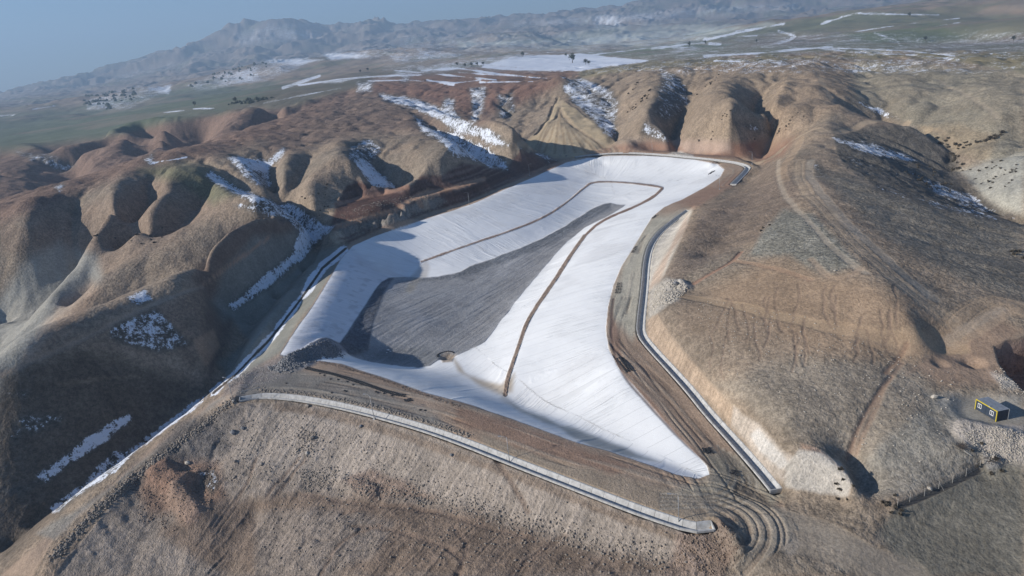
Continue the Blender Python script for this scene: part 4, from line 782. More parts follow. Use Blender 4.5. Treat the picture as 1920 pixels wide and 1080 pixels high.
# ------------------------------------------------------------------ concrete drains, cast in panels
def drain(HL, plen, wid, label, lip=.12):
    P3 = np.asarray(HL); s_ = np.concatenate([[0], np.cumsum(np.hypot(*np.diff(P3[:, :2], axis=0).T))]); n_ = max(2, int(s_[-1]/plen)); st = np.linspace(0, s_[-1], n_+1)
    C3 = np.column_stack([np.interp(st, s_, P3[:, k]) for k in range(3)]); T = np.gradient(C3[:, :2], axis=0); T /= np.linalg.norm(T, axis=1, keepdims=True); Nn = np.column_stack([T[:, 1], -T[:, 0]])
    root = empty('concrete_drain', tuple(C3[0])); tag(root, label, 'drain')
    prof = [(-1.55, -.4), (-1.55, lip), (-1.22, lip), (-.42, -1.0), (.42, -1.0), (1.22, lip), (1.55, lip), (1.55, -.4), (.6, -1.25), (-.6, -1.25)]
    for i in range(n_):
        v = []; g0 = .03 if i else 0
        for k, sg in ((i, 1), (i+1, -1)):
            c = C3[k]+np.append(T[k]*sg*.035, 0)
            for a, h in prof: v.append((c[0]+Nn[k, 0]*a*wid-C3[0, 0], c[1]+Nn[k, 1]*a*wid-C3[0, 1], c[2]+h+rng.uniform(-.012, .012)*0-C3[0, 2]))
        m_ = len(prof); f_ = [(a, (a+1) % m_, m_+(a+1) % m_, m_+a) for a in range(m_)]; f_ = [q_[::-1] for q_ in f_]
        mb = MB(); mb.add(v, f_+[tuple(range(m_)), tuple(range(m_, 2*m_))[::-1]]); mb.obj('panel', CONC, root)
    # end wall
    for k, sg in ((0, -1), (len(C3)-1, 1)):
        mb = MB(); c = C3[k]+np.append(T[k]*sg*.15, 0)-C3[0]; mb.box((c[0], c[1], -.5+lip/2+c[2]), (.22, 3.0*wid, 1.05+lip), math.atan2(T[k][1], T[k][0])); mb.obj('end_wall', CONC, root)
    return root
drain(HR, 4.0, 1.0, 'long open concrete drain between the ring road and the cut slope on the right')
drain(HS, 3.2, 1.0, 'pale concrete drain running along the crest of the near embankment')
iN = np.searchsorted(np.arange(len(HN)), len(HN))
drain(HN, 7.0, 1.15, 'concrete drain round the far end of the pit with a kinked dark end')
# ------------------------------------------------------------------ lamp posts
def lamp_post():
    r = empty('lamp_post')
    b_ = MB(); b_.box((0, 0, .15), (.7, .7, .5)); b_.obj('footing', CONC, r)
    p = MB(); p.tube([(0, 0, .3), (0, 0, 4), (0, 0, 8)], [.11, .085, .06], 8); p.obj('pole', STEEL, r, True)
    a = MB(); a.tube([(0, 0, 7.9), (.5, 0, 8.25), (1.5, 0, 8.4)], [.045, .04, .04], 6); a.obj('arm', STEEL, r, True)
    h = MB(); h.box((1.8, 0, 8.38), (.75, .26, .12)); h.obj('lamp_head', mat('lamp_casing', (.30, .31, .33), .5), r); return r
lp0 = None
LP = [((438,752), 150, 'grey lamp post at the left end of the embankment drain'), ((702,786), 160, 'grey lamp post beside the embankment drain near the rows of tyres'), ((956,870), 170, 'grey lamp post by the middle of the embankment drain'), ((1273,986), 170, 'grey lamp post at the right end of the embankment drain'),
      ((880,384), 190, 'small lamp post by the road under the reddish cut bank'), ((993,329), 20, 'small lamp post under the dark cut where the road bends'), ((1223,288), 90, 'distant lamp post standing before the pale soil bank'), ((1410,308), 180, 'distant lamp post beside the kinked corner of the far drain'), ((1349,355), 160, 'thin lamp post on the red road right of the lined pit')]
for (u_, v_), az, lab in LP:
    o = lp0 or lamp_post(); o = copy_tree(lp0) if lp0 else o; lp0 = lp0 or o
    X_, Y_ = hit(u_, v_); o.location = (X_, Y_, float(ground(X_, Y_)[0])-.1); o.rotation_euler = (0, 0, math.radians(az)); tag(o, lab, 'lamp post', 'lamp posts along the ring road')
# ------------------------------------------------------------------ site cabin
A_, B_, C_ = [np.array(p) for p in CB]; dl = B_-A_; Lc = float(np.hypot(*dl)); ux = dl/Lc; uy = np.array([-ux[1], ux[0]]); Wc = float(abs((C_-B_)@uy)); print('cabin size', Lc, Wc)
Wc = min(max(Wc, 2.3), 3.2); Hc = 2.6
cabin = empty('site_cabin', (A_[0], A_[1], cbz+.05), math.atan2(ux[1], ux[0])); tag(cabin, 'dark blue site cabin with yellow edging, two white windows and a grey flat roof', 'cabin')
NAVY = noisy('navy_panel', (.028, .042, .065), (.035, .05, .075), 2, .55, .05, .01); YEL = mat('yellow_trim', (.58, .46, .04), .5); WHT = mat('white_plastic', (.75, .76, .78), .4); ROOFM = noisy('roof_sheet', (.27, .30, .34), (.21, .235, .27), 1.4, .6, .1, .02); GLS = mat('window_glass', (.03, .04, .05), .08)
mb = MB(); mb.box((Lc/2, .06, Hc/2), (Lc-.2, .12, Hc-.2)); mb.box((Lc/2, Wc-.06, Hc/2), (Lc-.2, .12, Hc-.2)); mb.box((.06, Wc/2, Hc/2), (.12, Wc-.26, Hc-.2)); mb.box((Lc-.06, Wc/2, Hc/2), (.12, Wc-.26, Hc-.2)); mb.obj('wall', NAVY, cabin)
for k in range(1, 5):
    q_ = MB(); q_.box((Lc+.012, Wc*k/5, Hc/2), (.03, .05, Hc-.3)); q_.obj('wall_rib', NAVY, cabin)
q_ = MB(); q_.box((Lc*.48, -.02, Hc/2), (.05, .05, Hc-.25)); q_.obj('wall_rib', NAVY, cabin)
mb = MB(); mb.box((Lc/2, Wc/2, .06), (Lc-.26, Wc-.26, .12)); mb.obj('floor_frame', mat('dark_steel', (.05, .055, .06), .6), cabin)
rf = MB(); rf.box((Lc/2, Wc/2+.06, Hc+.02), (Lc-.04, Wc-.06, .08)); ro = rf.obj('roof', ROOFM, cabin)
for k in range(1, 12):
    rb = MB(); rb.box((Lc*k/12, Wc/2+.06, Hc+.09), (.06, Wc-.2, .055)); rb.obj('rib', ROOFM, ro)
def bar(nm, c, d, m): q_ = MB(); q_.box(c, d); return q_.obj(nm, m, cabin)
bar('top_rail', (Lc/2, -.03, Hc-.02), (Lc+.1, .16, .2), YEL); bar('corner_post', (.03, -.035, Hc/2-.07), (.18, .16, Hc-.14), YEL); bar('corner_post', (Lc-.03, -.035, Hc/2-.07), (.18, .16, Hc-.14), YEL)
GP = mat('grey_post', (.35, .37, .39), .5)
for o_ in (bar('corner_post', (.0, Wc, Hc/2), (.14, .14, Hc), GP), bar('corner_post', (Lc, Wc, Hc/2), (.14, .14, Hc), GP)): o_['label'] = 'grey rear corner post'
for fx_ in (.2, .77):
    fr = MB(); cx = Lc*fx_
    for c, d in (((cx, -.06, 1.95), (1.0, .1, .11)), ((cx, -.06, .97), (1.0, .1, .11)), ((cx-.45, -.06, 1.46), (.1, .1, .87)), ((cx+.45, -.06, 1.46), (.1, .1, .87)), ((cx, -.06, 1.46), (.09, .1, .87))): fr.box(c, d)
    w_o = empty('window'); w_o.parent = cabin; fr.obj('frame', WHT, w_o)
    for s_ in (-1, 1): p_ = MB(); p_.box((cx+s_*.225, -.02, 1.46), (.34, .04, .86)); p_.obj('pane', GLS, w_o)
mb = MB(); mb.box((Lc*.63, -.05, Hc+.14), (.5, .12, .16)); mb.obj('floodlight', GP, cabin)
# ------------------------------------------------------------------ wire fence
FP = [(1682.7,949.5),(1705.6,940.8),(1733,929.9),(1759.7,916.7),(1785.5,905.8),(1811,892.7),(1837,877.4)]
fw = [hit(*p) for p in FP]; fz = [float(ground(a, b_)[0]) for a, b_ in fw]; fen = empty('wire_fence', (fw[0][0], fw[0][1], fz[0])); tag(fen, 'wire fence on thin pale posts across the grass in the lower right', 'fence')
F3 = [(a-fw[0][0], b_-fw[0][1], c-fz[0]) for (a, b_), c in zip(fw, fz)]
for p in F3: mb = MB(); mb.tube([(p[0], p[1], p[2]-.2), (p[0], p[1], p[2]+2.0)], .05, 6); mb.obj('post', noisy('pale_post', (.40, .39, .36), (.30, .29, .27), 5) if 'pale_post' not in bpy.data.materials else bpy.data.materials['pale_post'], fen)
for h in (.35, .8, 1.25, 1.7): mb = MB(); mb.tube([(p[0], p[1], p[2]+h) for p in F3], .012, 3, False); mb.obj('wire', STEEL, fen)
mb = MB(); mb.tube([(F3[3][0], F3[3][1], F3[3][2]+1.6), (F3[3][0]+.8, F3[3][1]-.5, F3[3][2]-.1)], .04, 5); mb.obj('brace', bpy.data.materials['pale_post'], fen)
# ------------------------------------------------------------------ tyres
RUB = noisy('tyre_rubber', (.022, .024, .028), (.04, .042, .046), 5, .75, .1, .02)
def tyre_mesh():
    mb = MB(); n_, m_ = 12, 5; R0, v = .27, []
    sec = [(.10, -.09), (.10, .09), (-.02, .12), (-.12, .07), (-.12, -.07), (-.02, -.12)]; m_ = len(sec)
    for i in range(n_):
        a = 2*math.pi*i/n_
        for r_, h in sec: v.append(((R0+r_)*math.cos(a), (R0+r_)*math.sin(a), h+.12))
    mb.add(v, [(i*m_+k, i*m_+(k+1) % m_, ((i+1) % n_)*m_+(k+1) % m_, ((i+1) % n_)*m_+k) for i in range(n_) for k in range(m_)]); me = mb.mesh('tyre', RUB, True); return me
TY = tyre_mesh(); ntyre = 0
def tyre(X_, Y_, dz, lab, grp, tilt=0., sc=1.):
    global ntyre
    o = bpy.data.objects.new('tyre', TY); COL.objects.link(o); o.location = (X_, Y_, float(ground(X_, Y_)[0])+dz); o.rotation_euler = (tilt, rng.uniform(-.1, .1), rng.uniform(0, 6.28)); o.scale = (sc,)*3; tag(o, lab, 'tyre', grp); ntyre += 1
RW = world([(575,690),(616.7,700),(650,709),(683,720),(716.7,731.7),(750,741.7),(765,742.5)]); s_ = np.concatenate([[0], np.cumsum(np.hypot(*np.diff(RW, axis=0).T))])
for k in range(int(s_[-1]/.84)):
    q_ = k*.84; X_, Y_ = np.interp(q_, s_, RW[:, 0]), np.interp(q_, s_, RW[:, 1]); X2, Y2 = np.interp(q_+.3, s_, RW[:, 0])-X_, np.interp(q_+.3, s_, RW[:, 1])-Y_; l_ = math.hypot(X2, Y2)+1e-6
    for sd in (-.42, .42): tyre(X_-Y2/l_*sd+rng.uniform(-.06, .06), Y_+X2/l_*sd+rng.uniform(-.06, .06), 0, 'black tyre in the double row by the near liner edge, '+('left third of the row', 'middle of the row', 'right third of the row')[min(2, int(3*q_/s_[-1]))], 'tyres in the double row, '+('left third', 'middle', 'right third')[min(2, int(3*q_/s_[-1]))])
def pile(u0, v0, u1, v1, nw, nl, lab, grp, jit=.15, lay=1):
    (ax, ay), (bx, by) = hit(u0, v0), hit(u1, v1); L_ = math.hypot(bx-ax, by-ay); tx, ty = (bx-ax)/L_, (by-ay)/L_
    for i in range(nl):
        for j in range(nw):
            for k in range(lay):
                if rng.random() < .1*k: continue
                a = L_*(i+.5)/nl; c = (j-(nw-1)/2)*.82; tyre(ax+tx*a-ty*c+rng.uniform(-jit, jit), ay+ty*a+tx*c+rng.uniform(-jit, jit), .25*k, lab, grp, rng.uniform(-.15, .15))
pile(1161, 670, 1180, 697, 3, 14, 'black tyre in the long grid pile on the brown road near the drain', 'tyres in the long grid pile', .08)
pile(1162, 530, 1158, 551, 3, 7, 'black tyre in the stack on the liner edge opposite the straight drain', 'tyres stacked by the straight drain', .12)
pile(1192, 462, 1186, 474, 2, 6, 'black tyre in the loose heap on the greenish road bend', 'tyres heaped on the greenish bend', .3)
pile(1232, 403, 1223, 410, 2, 5, 'black tyre in the far heap where the road narrows', 'tyres heaped where the road narrows', .25)
pile(1322, 841, 1330, 850, 3, 5, 'black tyre in the heap beside the sharp corner of the liner', 'tyres heaped at the liner corner', .3)
pile(1372, 889, 1380, 884, 2, 3, 'black tyre lying among the curved wheel ruts', 'tyres among the wheel ruts', .5)
pile(1338, 321, 1330, 327, 3, 4, 'black tyre stacked on the far red road', 'tyres on the far red road', .3, 2)
pile(758, 752, 772, 749, 2, 6, 'black tyre in the small heap beyond the end of the double row', 'tyres heaped past the double row', .35)
for u_, v_ in [(600,701),(608,704),(620,711),(634,712),(651,716),(662,722),(646,733),(649,734),(622,737),(705,735),(709,737),(720,738),(735,742),(788,769),(797,770),(537,719)]:
    X_, Y_ = hit(u_, v_); tyre(X_, Y_, 0, 'black tyre dropped on the grey crest road between tyre row and drain', 'tyres scattered on the crest road'); 
for k in range(15):
    a = math.radians(20+k*13); cx, cy = hit(836, 668); tyre(cx+3.3*math.cos(a), cy+2.6*math.sin(a), 0, 'black tyre in the arc round the muddy sump on the pit floor', 'tyres round the sump')
print('tyres', ntyre)
# ------------------------------------------------------------------ stones
STONE = noisy('grey_stone', (.32, .28, .235), (.20, .175, .15), 1.6, .95, .5, .1); STONE_W = noisy('white_stone', (.50, .46, .40), (.36, .33, .28), 1.6, .95, .5, .1); STONE_D = noisy('dark_stone', (.24, .24, .245), (.14, .145, .155), 1.5, .95, .5, .1); STONE_R = noisy('red_stone', (.28, .21, .16), (.20, .15, .115), 1.6, .95, .5, .1)
def stone_pts(sc, sd):
    r_ = np.random.default_rng(sd); import itertools
    v = []
    for a, b_, c in ((1,0,0),(-1,0,0),(0,1,0),(0,-1,0),(0,0,1),(0,0,-1)): q_ = .75+.5*r_.random(); v.append((a*q_*sc*1.2, b_*q_*sc, c*q_*sc*.75))
    f_ = [(0,2,4),(2,1,4),(1,3,4),(3,0,4),(2,0,5),(1,2,5),(3,1,5),(0,3,5)]; return np.array(v), f_
def stone_mesh(name, m, sd):
    bm = bmesh_new(sd); me = bpy.data.meshes.new(name); bm.to_mesh(me); bm.free(); me.materials.append(m); return me
import bmesh
def bmesh_new(sd):
    bm = bmesh.new(); bmesh.ops.create_icosphere(bm, subdivisions=1, radius=1.0); r_ = random.Random(sd)
    for v in bm.verts: k = r_.uniform(.68, 1.12); v.co = Vector((v.co.x*k*1.15, v.co.y*k*.9, v.co.z*k*.7))
    return bm
SM = [stone_mesh('boulder', m, i*7+k) for i, m in enumerate((STONE, STONE_W, STONE_D)) for k in range(2)]
for u_, v_, r_, mi_, lab in [(577,762,.95,0,'grey boulder on the embankment face just under the drain'), (677,800,.7,4,'dark boulder high on the embankment face below the drain'), (847,854,.6,4,'small dark boulder on the embankment slope below the drain bend'),
    (437,812,1.1,4,'largest dark boulder at the foot of the grey rubble streak'), (455,804,.8,4,'dark boulder to the right of the largest one at the rubble streak'), (441,866,.7,0,'grey boulder alone on the lower left of the embankment face'), (491,872,.75,0,'grey boulder above the pair of crawler ruts'), (439,896,.65,0,'lowest grey boulder on the left of the embankment face'),
    (352,869,1.0,2,'long pale slab on the red mound below the crest road'), (576,851,.8,2,'pale boulder halfway down the embankment face'), (1752,746,.9,3,'white boulder on the grass left of the site cabin'), (1743,917,.55,3,'pale boulder on the grass behind the wire fence'), (1050,292,.8,3,'white boulder at the foot of the tipped soil cone'), (1062,293,1.1,0,'grey boulder to the right of the soil cone track'),
    (585,822,.9,0,'broken grey block on the embankment among small rubble'), (1500,667,.35,3,'small white stone on the brown hillside track'), (1566,508,.5,3,'white stone at the lower tip of the grey tussock patch'), (1268,533,1.2,5,'topmost pale block on the rock outcrop above the drain')]:
    X_, Y_ = hit(u_, v_); o = bpy.data.objects.new('boulder', SM[mi_]); COL.objects.link(o); o.location = (X_, Y_, float(ground(X_, Y_)[0])+r_*.3); o.scale = (r_,)*3; o.rotation_euler = (rng.uniform(-.3, .3), rng.uniform(-.3, .3), rng.uniform(0, 6)); tag(o, lab, 'boulder')
def rubble(name, m, pts_, smin, smax, lab, cat='rubble'):
    V_, F_, base = [], [], 0; protos = [stone_pts(1., k) for k in range(8)]
    P_ = np.array(pts_); g_ = ground(P_[:, 0], P_[:, 1])
    for i, (X_, Y_) in enumerate(P_):
        v, f_ = protos[i % 8]; sc = smin+(smax-smin)*rng.random()**2.2; a = rng.uniform(0, 6.28); ca, sa = math.cos(a), math.sin(a)
        V_.append(np.column_stack([(v[:, 0]*ca-v[:, 1]*sa)*sc+X_, (v[:, 0]*sa+v[:, 1]*ca)*sc+Y_, v[:, 2]*sc+g_[i]+sc*.25])); F_.append(np.array(f_)+base); base += len(v)
    V_ = np.vstack(V_).astype(np.float32); F_ = np.vstack(F_).astype(np.int32); me = bpy.data.meshes.new(name); me.vertices.add(len(V_)); me.vertices.foreach_set('co', V_.ravel()); me.loops.add(F_.size); me.loops.foreach_set('vertex_index', F_.ravel()); me.polygons.add(len(F_)); me.polygons.foreach_set('loop_start', np.arange(0, F_.size, 3, dtype=np.int32)); me.polygons.foreach_set('loop_total', np.full(len(F_), 3, np.int32)); me.update(); me.materials.append(m)
    o = bpy.data.objects.new(name, me); COL.objects.link(o); return tag(o, lab, cat, None, 'stuff')
def along(line, n_, half):
    Wl = world(line); s_ = np.concatenate([[0], np.cumsum(np.hypot(*np.diff(Wl, axis=0).T))]); q_ = rng.random(n_)*s_[-1]; return np.column_stack([np.interp(q_, s_, Wl[:, 0])+rng.normal(0, half, n_), np.interp(q_, s_, Wl[:, 1])+rng.normal(0, half, n_)])
def area(poly, n_):
    Wp = world(poly); o = []
    while len(o) < n_:
        c = np.column_stack([rng.uniform(Wp[:, 0].min(), Wp[:, 0].max(), n_*2), rng.uniform(Wp[:, 1].min(), Wp[:, 1].max(), n_*2)]); o += list(c[inside(c[:, 0], c[:, 1], Wp)])
    return np.array(o[:n_])
rubble('stone_windrow', STONE, along([(485,731),(560,737),(640,750),(720,767),(800,793),(880,818)], 1500, .55), .08, .42, 'row of loose stones between the crest road and the embankment drain')
rubble('stone_windrow', STONE, along([(445,752),(400,782),(340,826),(280,872),(220,922),(160,980),(100,1045)], 1800, .8), .10, .5, 'ragged stone edging of the road going down on the left')
rubble('stone_heap', STONE_D, np.vstack([along([(548,684),(575,670),(605,657),(626,653)], 2600, 1.7), area([(500,690),(560,664),(640,655),(625,668),(560,690),(520,700)], 1500)]), .12, .62, 'dark ridge of broken rock at the corner where road, liner and floor meet')
rubble('scattered_stones', STONE, np.vstack([area([(400,800),(560,770),(800,860),(1000,930),(900,960),(640,910),(420,900)], 1500), area([(560,800),(600,815),(585,860),(555,850)], 350), area([(560,880),(640,870),(620,920),(570,925)], 500)]), .06, .34, 'loose stones scattered down the embankment face')
rubble('scattered_stones', STONE, np.vstack([along([(640,915),(760,925),(880,950),(1000,985),(1150,1025),(1270,1050)], 1500, 1.6), area([(640,930),(1250,1060),(1250,1080),(500,1080),(480,960)], 700)]), .07, .4, 'belt of fallen stones along the foot of the embankment')
rubble('scattered_stones', STONE_R, np.vstack([area([(1280,1000),(1370,985),(1385,1040),(1340,1080),(1260,1060)], 600), area([(250,900),(410,860),(420,930),(330,1000),(260,980)], 900)]), .07, .33, 'reddish clods on the dug mounds at both ends of the embankment')
rubble('scattered_stones', STONE_W, np.vstack([area([(1225,550),(1265,528),(1290,540),(1260,570),(1222,590)], 700), area([(1250,290),(1280,285),(1300,292),(1265,295)], 200)]), .12, .5, 'white broken rock spilling from the outcrop above the drain')
rubble('scattered_stones', STONE_W, np.vstack([area([(1800,810),(1870,800),(1919,812),(1919,860),(1860,868)], 1100), area([(1860,700),(1919,715),(1919,745),(1880,735)], 300)]), .06, .26, 'pale stones on the bank in front of the site cabin')
rubble('scattered_stones', STONE_R, along([(600,679),(650,690),(700,706),(760,727),(800,742),(860,762)], 900, .45), .08, .3, 'reddish clods along the near edge of the liner')
rubble('scattered_stones', STONE, np.vstack([area([(630,410),(800,365),(840,380),(700,430),(640,440)], 900)]), .12, .5, 'broken pale rock on the cut bank above the far road')
# pale rock debris on the hill and the road junction
rubble('scattered_stones', STONE_W, np.vstack([area([(1290,560),(1600,620),(1800,700),(1760,880),(1600,880),(1350,720)], 900), area([(420,715),(500,690),(540,700),(460,740),(430,740)], 700)]), .05, .26, 'tiny pale stones strewn over the right hillside and road junction')
# ------------------------------------------------------------------ shrubs and trees
LEAF = noisy('shrub_twigs', (.06, .052, .04), (.10, .085, .062), 3, .95, 0); LEAFG = noisy('dark_leaves', (.035, .045, .028), (.07, .075, .045), 2, .95, 0); BARK = mat('bark', (.09, .07, .055), .9)
def crown_mesh(nm, m, n_, rx, rz_, leaf, sd, z0=0.):
    r_ = np.random.default_rng(sd); mb = MB()
    for i in range(n_):
        d = r_.normal(0, 1, 3); d /= np.linalg.norm(d); q_ = r_.random()**.45*(.75+.35*math.sin(3*math.atan2(d[1], d[0])+sd)); c = np.array([d[0]*rx*q_, d[1]*rx*q_, z0+rz_+d[2]*rz_*q_]); a = r_.normal(0, 1, 3); a /= np.linalg.norm(a); b_ = np.cross(a, r_.normal(0, 1, 3)); b_ /= np.linalg.norm(b_); s_ = leaf*(.6+.8*r_.random()); mb.add([c-a*s_, c+b_*s_*.7, c+a*s_, c-b_*s_*.7], [(0, 1, 2, 3)])
    return mb.mesh(nm, m)
SHM = [crown_mesh('shrub', LEAF, 70, .75, .45, .26, k) for k in range(3)]
def shrubs(pts_, n_, lab, grp, smin=.7, smax=1.5, poly=False):
    P_ = area(pts_, n_) if poly else along(pts_, n_, 1.4)
    for X_, Y_ in P_:
        o = bpy.data.objects.new('shrub', SHM[int(rng.integers(3))]); COL.objects.link(o); k = rng.uniform(smin, smax); o.location = (X_, Y_, float(ground(X_, Y_)[0])-.1); k *= .68; o.scale = (k, k, k*rng.uniform(.8, 1.2)); o.rotation_euler = (0, 0, rng.uniform(0, 6)); tag(o, lab, 'shrub', grp)
shrubs([(1170,212),(1205,182),(1222,165),(1215,185),(1190,205)], 30, 'dark shrub in the speckled band on the second pale spur', 'shrubs on the second pale spur', 1.2, 2.2, True)
shrubs([(1310,175),(1330,160),(1345,140)], 14, 'dark shrub in the short rows high on the middle spur', 'shrubs high on the middle spur', 1.3, 2.4)
shrubs([(1165,190),(1185,170),(1200,152)], 12, 'dark shrub along the shallow gully right of the shaded knoll', 'shrubs beside the shaded knoll', 1.2, 2.2)
shrubs([(1790,276),(1830,270),(1860,260),(1885,250)], 26, 'dark bush along the valley line above the eroded white slope', 'bushes on the valley line', 1.4, 2.6)
shrubs([(1760,258),(1785,275),(1795,300),(1800,318)], 22, 'dark bush in the gully left of the eroded white slope', 'bushes in the gully', 1.4, 2.8)
shrubs([(1800,310),(1910,300),(1910,380),(1850,370)], 34, 'dark bush dotted over the eroded white slope', 'bushes on the white slope', .8, 1.8, True)
shrubs([(1455,255),(1470,240),(1500,215)], 12, 'small dark shrub along the reddish gully behind the drain corner', 'shrubs in the reddish gully', 1., 1.8)
shrubs([(1300,262),(1370,265),(1440,250),(1400,262)], 14, 'small shrub above the pink cut bank', 'shrubs above the pink cut', 1, 1.8, True)
shrubs([(300,420),(330,400),(320,440),(290,470),(120,500),(100,460),(200,430)], 34, 'dark shrub on the brown and pale spurs of the left hills', 'shrubs on the left spurs', .9, 1.8, True)
shrubs([(580,345),(640,345),(620,400),(590,420),(560,400)], 16, 'dark shrub on the tan nose above the valley mouth', 'shrubs above the valley mouth', 1, 1.8, True)
shrubs([(1420,438),(1438,426)], 5, 'dark shrub in the fold of the near right hill', 'shrubs in the hill fold', .8, 1.3)
shrubs([(1908,470),(1918,490)], 7, 'dark bush at the right edge of the near hill', 'bushes at the right edge', 1.3, 2.2)
shrubs([(1690,320),(1730,305),(1790,330),(1780,370),(1720,350)], 30, 'rough bush on the steep back slope behind the near hill', 'bushes on the back slope', .9, 1.9, True)
shrubs([(1570,892),(1588,920),(1594,930)], 8, 'dry bush at the shaded end of the pale mound', 'bushes by the pale mound', .6, 1.1)
shrubs([(1665,938),(1682,950),(1690,965)], 9, 'dry thorn bush at the near end of the wire fence', 'thorn bushes at the fence end', .6, 1.2)
shrubs([(1838,870),(1860,865)], 8, 'dry thorn bush by the shaded notch at the far fence end', 'thorn bushes at the notch', .7, 1.2)
def tree(u_, v_, h, lab, grp='scattered trees beyond the snowy plateau'):
    X_, Y_ = hit(u_, v_); r = empty('tree', (X_, Y_, float(ground(X_, Y_)[0])-.2)); t = MB(); t.tube([(0, 0, 0), (.05*h, 0, h*.3), (.03*h, .03*h, h*.7)], [h*.045, h*.03, h*.012], 6); t.obj('trunk', BARK, r)
    for k in range(4): a = k*1.6+u_; l = MB(); l.tube([(.04*h, 0, h*(.25+.08*k)), (h*.25*math.cos(a), h*.25*math.sin(a), h*(.5+.08*k))], [h*.015, h*.006], 5); l.obj('limb', BARK, r)
    o = bpy.data.objects.new('crown', TREE_M[int(u_) % 3]); COL.objects.link(o); o.parent = r; o.scale = (h/8,)*3; tag(r, lab, 'tree', grp)
TREE_M = [crown_mesh('crown', LEAFG, 260, 2.9, 2.6, .5, k+4, 2.0) for k in range(3)]
for u_, v_, h, lab in [(1073,118,26,'rounded tree standing alone on the white snowfield'), (1098,121,14,'low tree on the snow to the right of the lone rounded tree'), (1104,122,11,'lowest bush-like tree right on the snowfield edge'), (980,107,18,'dark tree on the far snowfield left of centre'), (1061,107,12,'small tree on the skyline of the snowfield'), (857,124,12,'small tree at the left rim of the terraces'), (906,123,12,'tree above the first snowy terrace'), (872,126,12,'leftmost tree of the dark row on the terraces'), (884,125,13,'middle tree of the dark row on the terraces'), (895,124,12,'right tree of the dark row on the terraces'),
                       (690,134,14,'tree at the end of the snow-lined field edge'), (676,137,12,'small tree on the snow-lined field edge'), (1292,88,16,'dark tree on the slope beyond the plateau'), (1322,83,13,'dark tree between snow strips beyond the plateau'), (1418,80,10,'small tree under the curved snow patch'), (1705,32,16,'tree on the upper right skyline field'), (1735,78,13,'tree in the upper right valley'), (1900,78,13,'tree near the upper right corner'), (442,193,12,'small dark tree beside the left red ridge'), (365,199,12,'small tree on the green plain at the left')]: tree(u_, v_, h, lab)
# dark woodland specks far left: one low thicket mass
def thicket(poly, n_, s, lab):
    P_ = area(poly, n_); g_ = ground(P_[:, 0], P_[:, 1]); mb = MB(); 
    for (X_, Y_), h in zip(P_, g_):
        k = s*rng.uniform(.5, 1.3); n5 = 5; mb.add([(X_+k*math.cos(a), Y_+k*math.sin(a), h-.5) for a in np.arange(n5)*1.2566+rng.random()]+[(X_+k*.6*math.cos(a), Y_+k*.6*math.sin(a), h+k*.9) for a in np.arange(n5)*1.2566+.5]+[(X_, Y_, h+k*1.3)], [(i, (i+1) % n5, n5+(i+1) % n5, n5+i) for i in range(n5)]+[(n5+i, n5+(i+1) % n5, 2*n5) for i in range(n5)])
    o = mb.obj('thicket', LEAFG); tag(o, lab, 'thicket', None, 'stuff')
thicket([(150,190),(200,172),(260,170),(240,200),(170,205)], 160, 7, 'dark woodland patches on the far left knolls')
thicket([(350,165),(400,140),(440,120),(520,112),(500,135),(400,160)], 220, 7, 'dark scrub on the far snowy badlands')
thicket([(420,198),(470,186),(520,182),(470,195)], 60, 3, 'line of scrub on the rim of the red ridge')
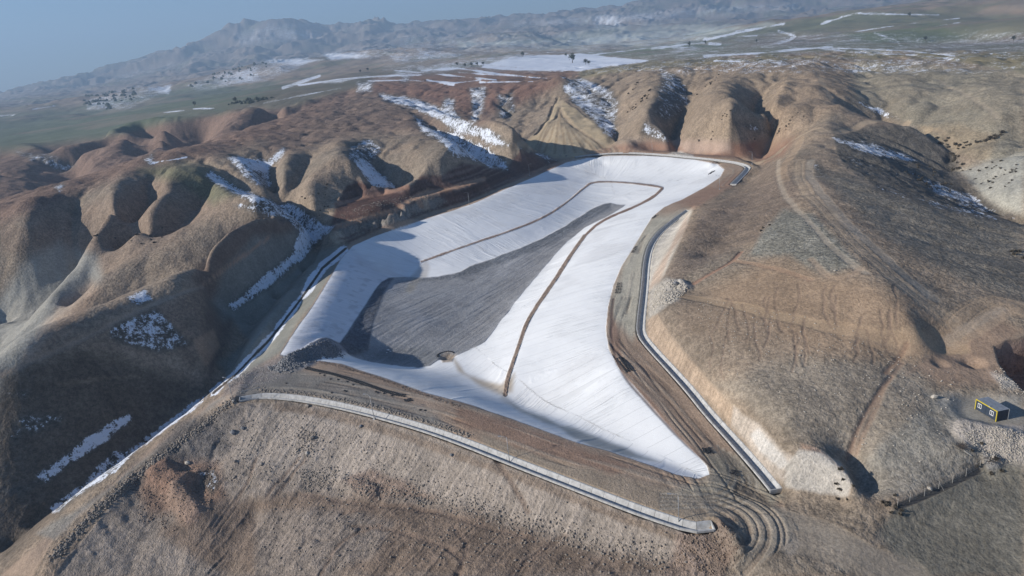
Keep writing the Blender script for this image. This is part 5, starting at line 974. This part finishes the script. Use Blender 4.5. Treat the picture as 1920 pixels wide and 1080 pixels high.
# ------------------------------------------------------------------ small things on site
def brush(u_, v_, lab, sc=1.):
    X_, Y_ = hit(u_, v_); o = MB()
    for k in range(26): a = rng.uniform(0, 6.28); l = rng.uniform(.8, 2.2)*sc; c = (rng.normal(0, .5)*sc, rng.normal(0, .5)*sc, .15); o.tube([c, (c[0]+l*math.cos(a)*.5, c[1]+l*math.sin(a)*.5, rng.uniform(.2, .6)), (c[0]+l*math.cos(a), c[1]+l*math.sin(a), rng.uniform(.05, .9))], [.05, .035, .015], 4)
    q_ = o.obj('brush_pile', BARK); q_.location = (X_, Y_, float(ground(X_, Y_)[0])); tag(q_, lab, 'branches')
brush(1803, 838, 'reddish brown heap of cut branches on the slope below the cabin', 1.1); brush(1860, 862, 'tangle of dry branches in the shaded notch by the fence end', 1.2)
P0, P1 = hit(452, 735), hit(488, 727); mb = MB(); h0, h1 = float(ground(*P0)[0]), float(ground(*P1)[0]); mb.tube([(0, 0, .12), (P1[0]-P0[0], P1[1]-P0[1], h1-h0+.12)], .09, 8); o = mb.obj('steel_pole', STEEL); o.location = (*P0, h0); tag(o, 'pale pole lying on the ground at the left end of the drain', 'pole')
P0, P1 = hit(1808, 846), hit(1821, 855); h0, h1 = float(ground(*P0)[0]), float(ground(*P1)[0]); mb = MB(); mb.tube([(0, 0, .12), (P1[0]-P0[0], P1[1]-P0[1], h1-h0+.12)], .12, 8); o = mb.obj('log', bpy.data.materials['pale_post']); o.location = (*P0, h0); tag(o, 'pale log lying beside the heap of branches', 'log')
X_, Y_ = hit(728, 657); 
for k, (dx, dy, s_, lab) in enumerate([(0, 0, .55, 'larger white sack on the grey basin floor'), (1.0, -.9, .3, 'small white sack next to the larger one on the floor'), (-.4, -1.7, .26, 'smallest white sack in front on the grey floor')]):
    bm = bmesh_new(40+k); me = bpy.data.meshes.new('sack'); bm.to_mesh(me); bm.free(); me.materials.append(WHT); me.polygons.foreach_set('use_smooth', np.ones(len(me.polygons), bool)); o = bpy.data.objects.new('sack', me); COL.objects.link(o); o.location = (X_+dx, Y_+dy, float(ground(X_+dx, Y_+dy)[0])+s_*.4); o.scale = (s_*1.3, s_, s_*.8); tag(o, lab, 'sack')
# ------------------------------------------------------------------ air
hz = MB(); hz.box((0, 6000, 480), (30000, 17000, 1100)); hm = bpy.data.materials.new('haze'); hm.use_nodes = True; hn = hm.node_tree.nodes; hn.remove(hn['Principled BSDF']); pv = hn.new('ShaderNodeVolumePrincipled'); pv.inputs['Color'].default_value = (.50, .72, 1, 1); pv.inputs['Density'].default_value = HAZE; pv.inputs['Anisotropy'].default_value = .1
hm.node_tree.links.new(pv.outputs[0], hn['Material Output'].inputs['Volume']); o = hz.obj('haze', hm); o['kind'] = 'stuff'; o['label'] = 'thin blue winter haze over the hills'; o['category'] = 'haze'
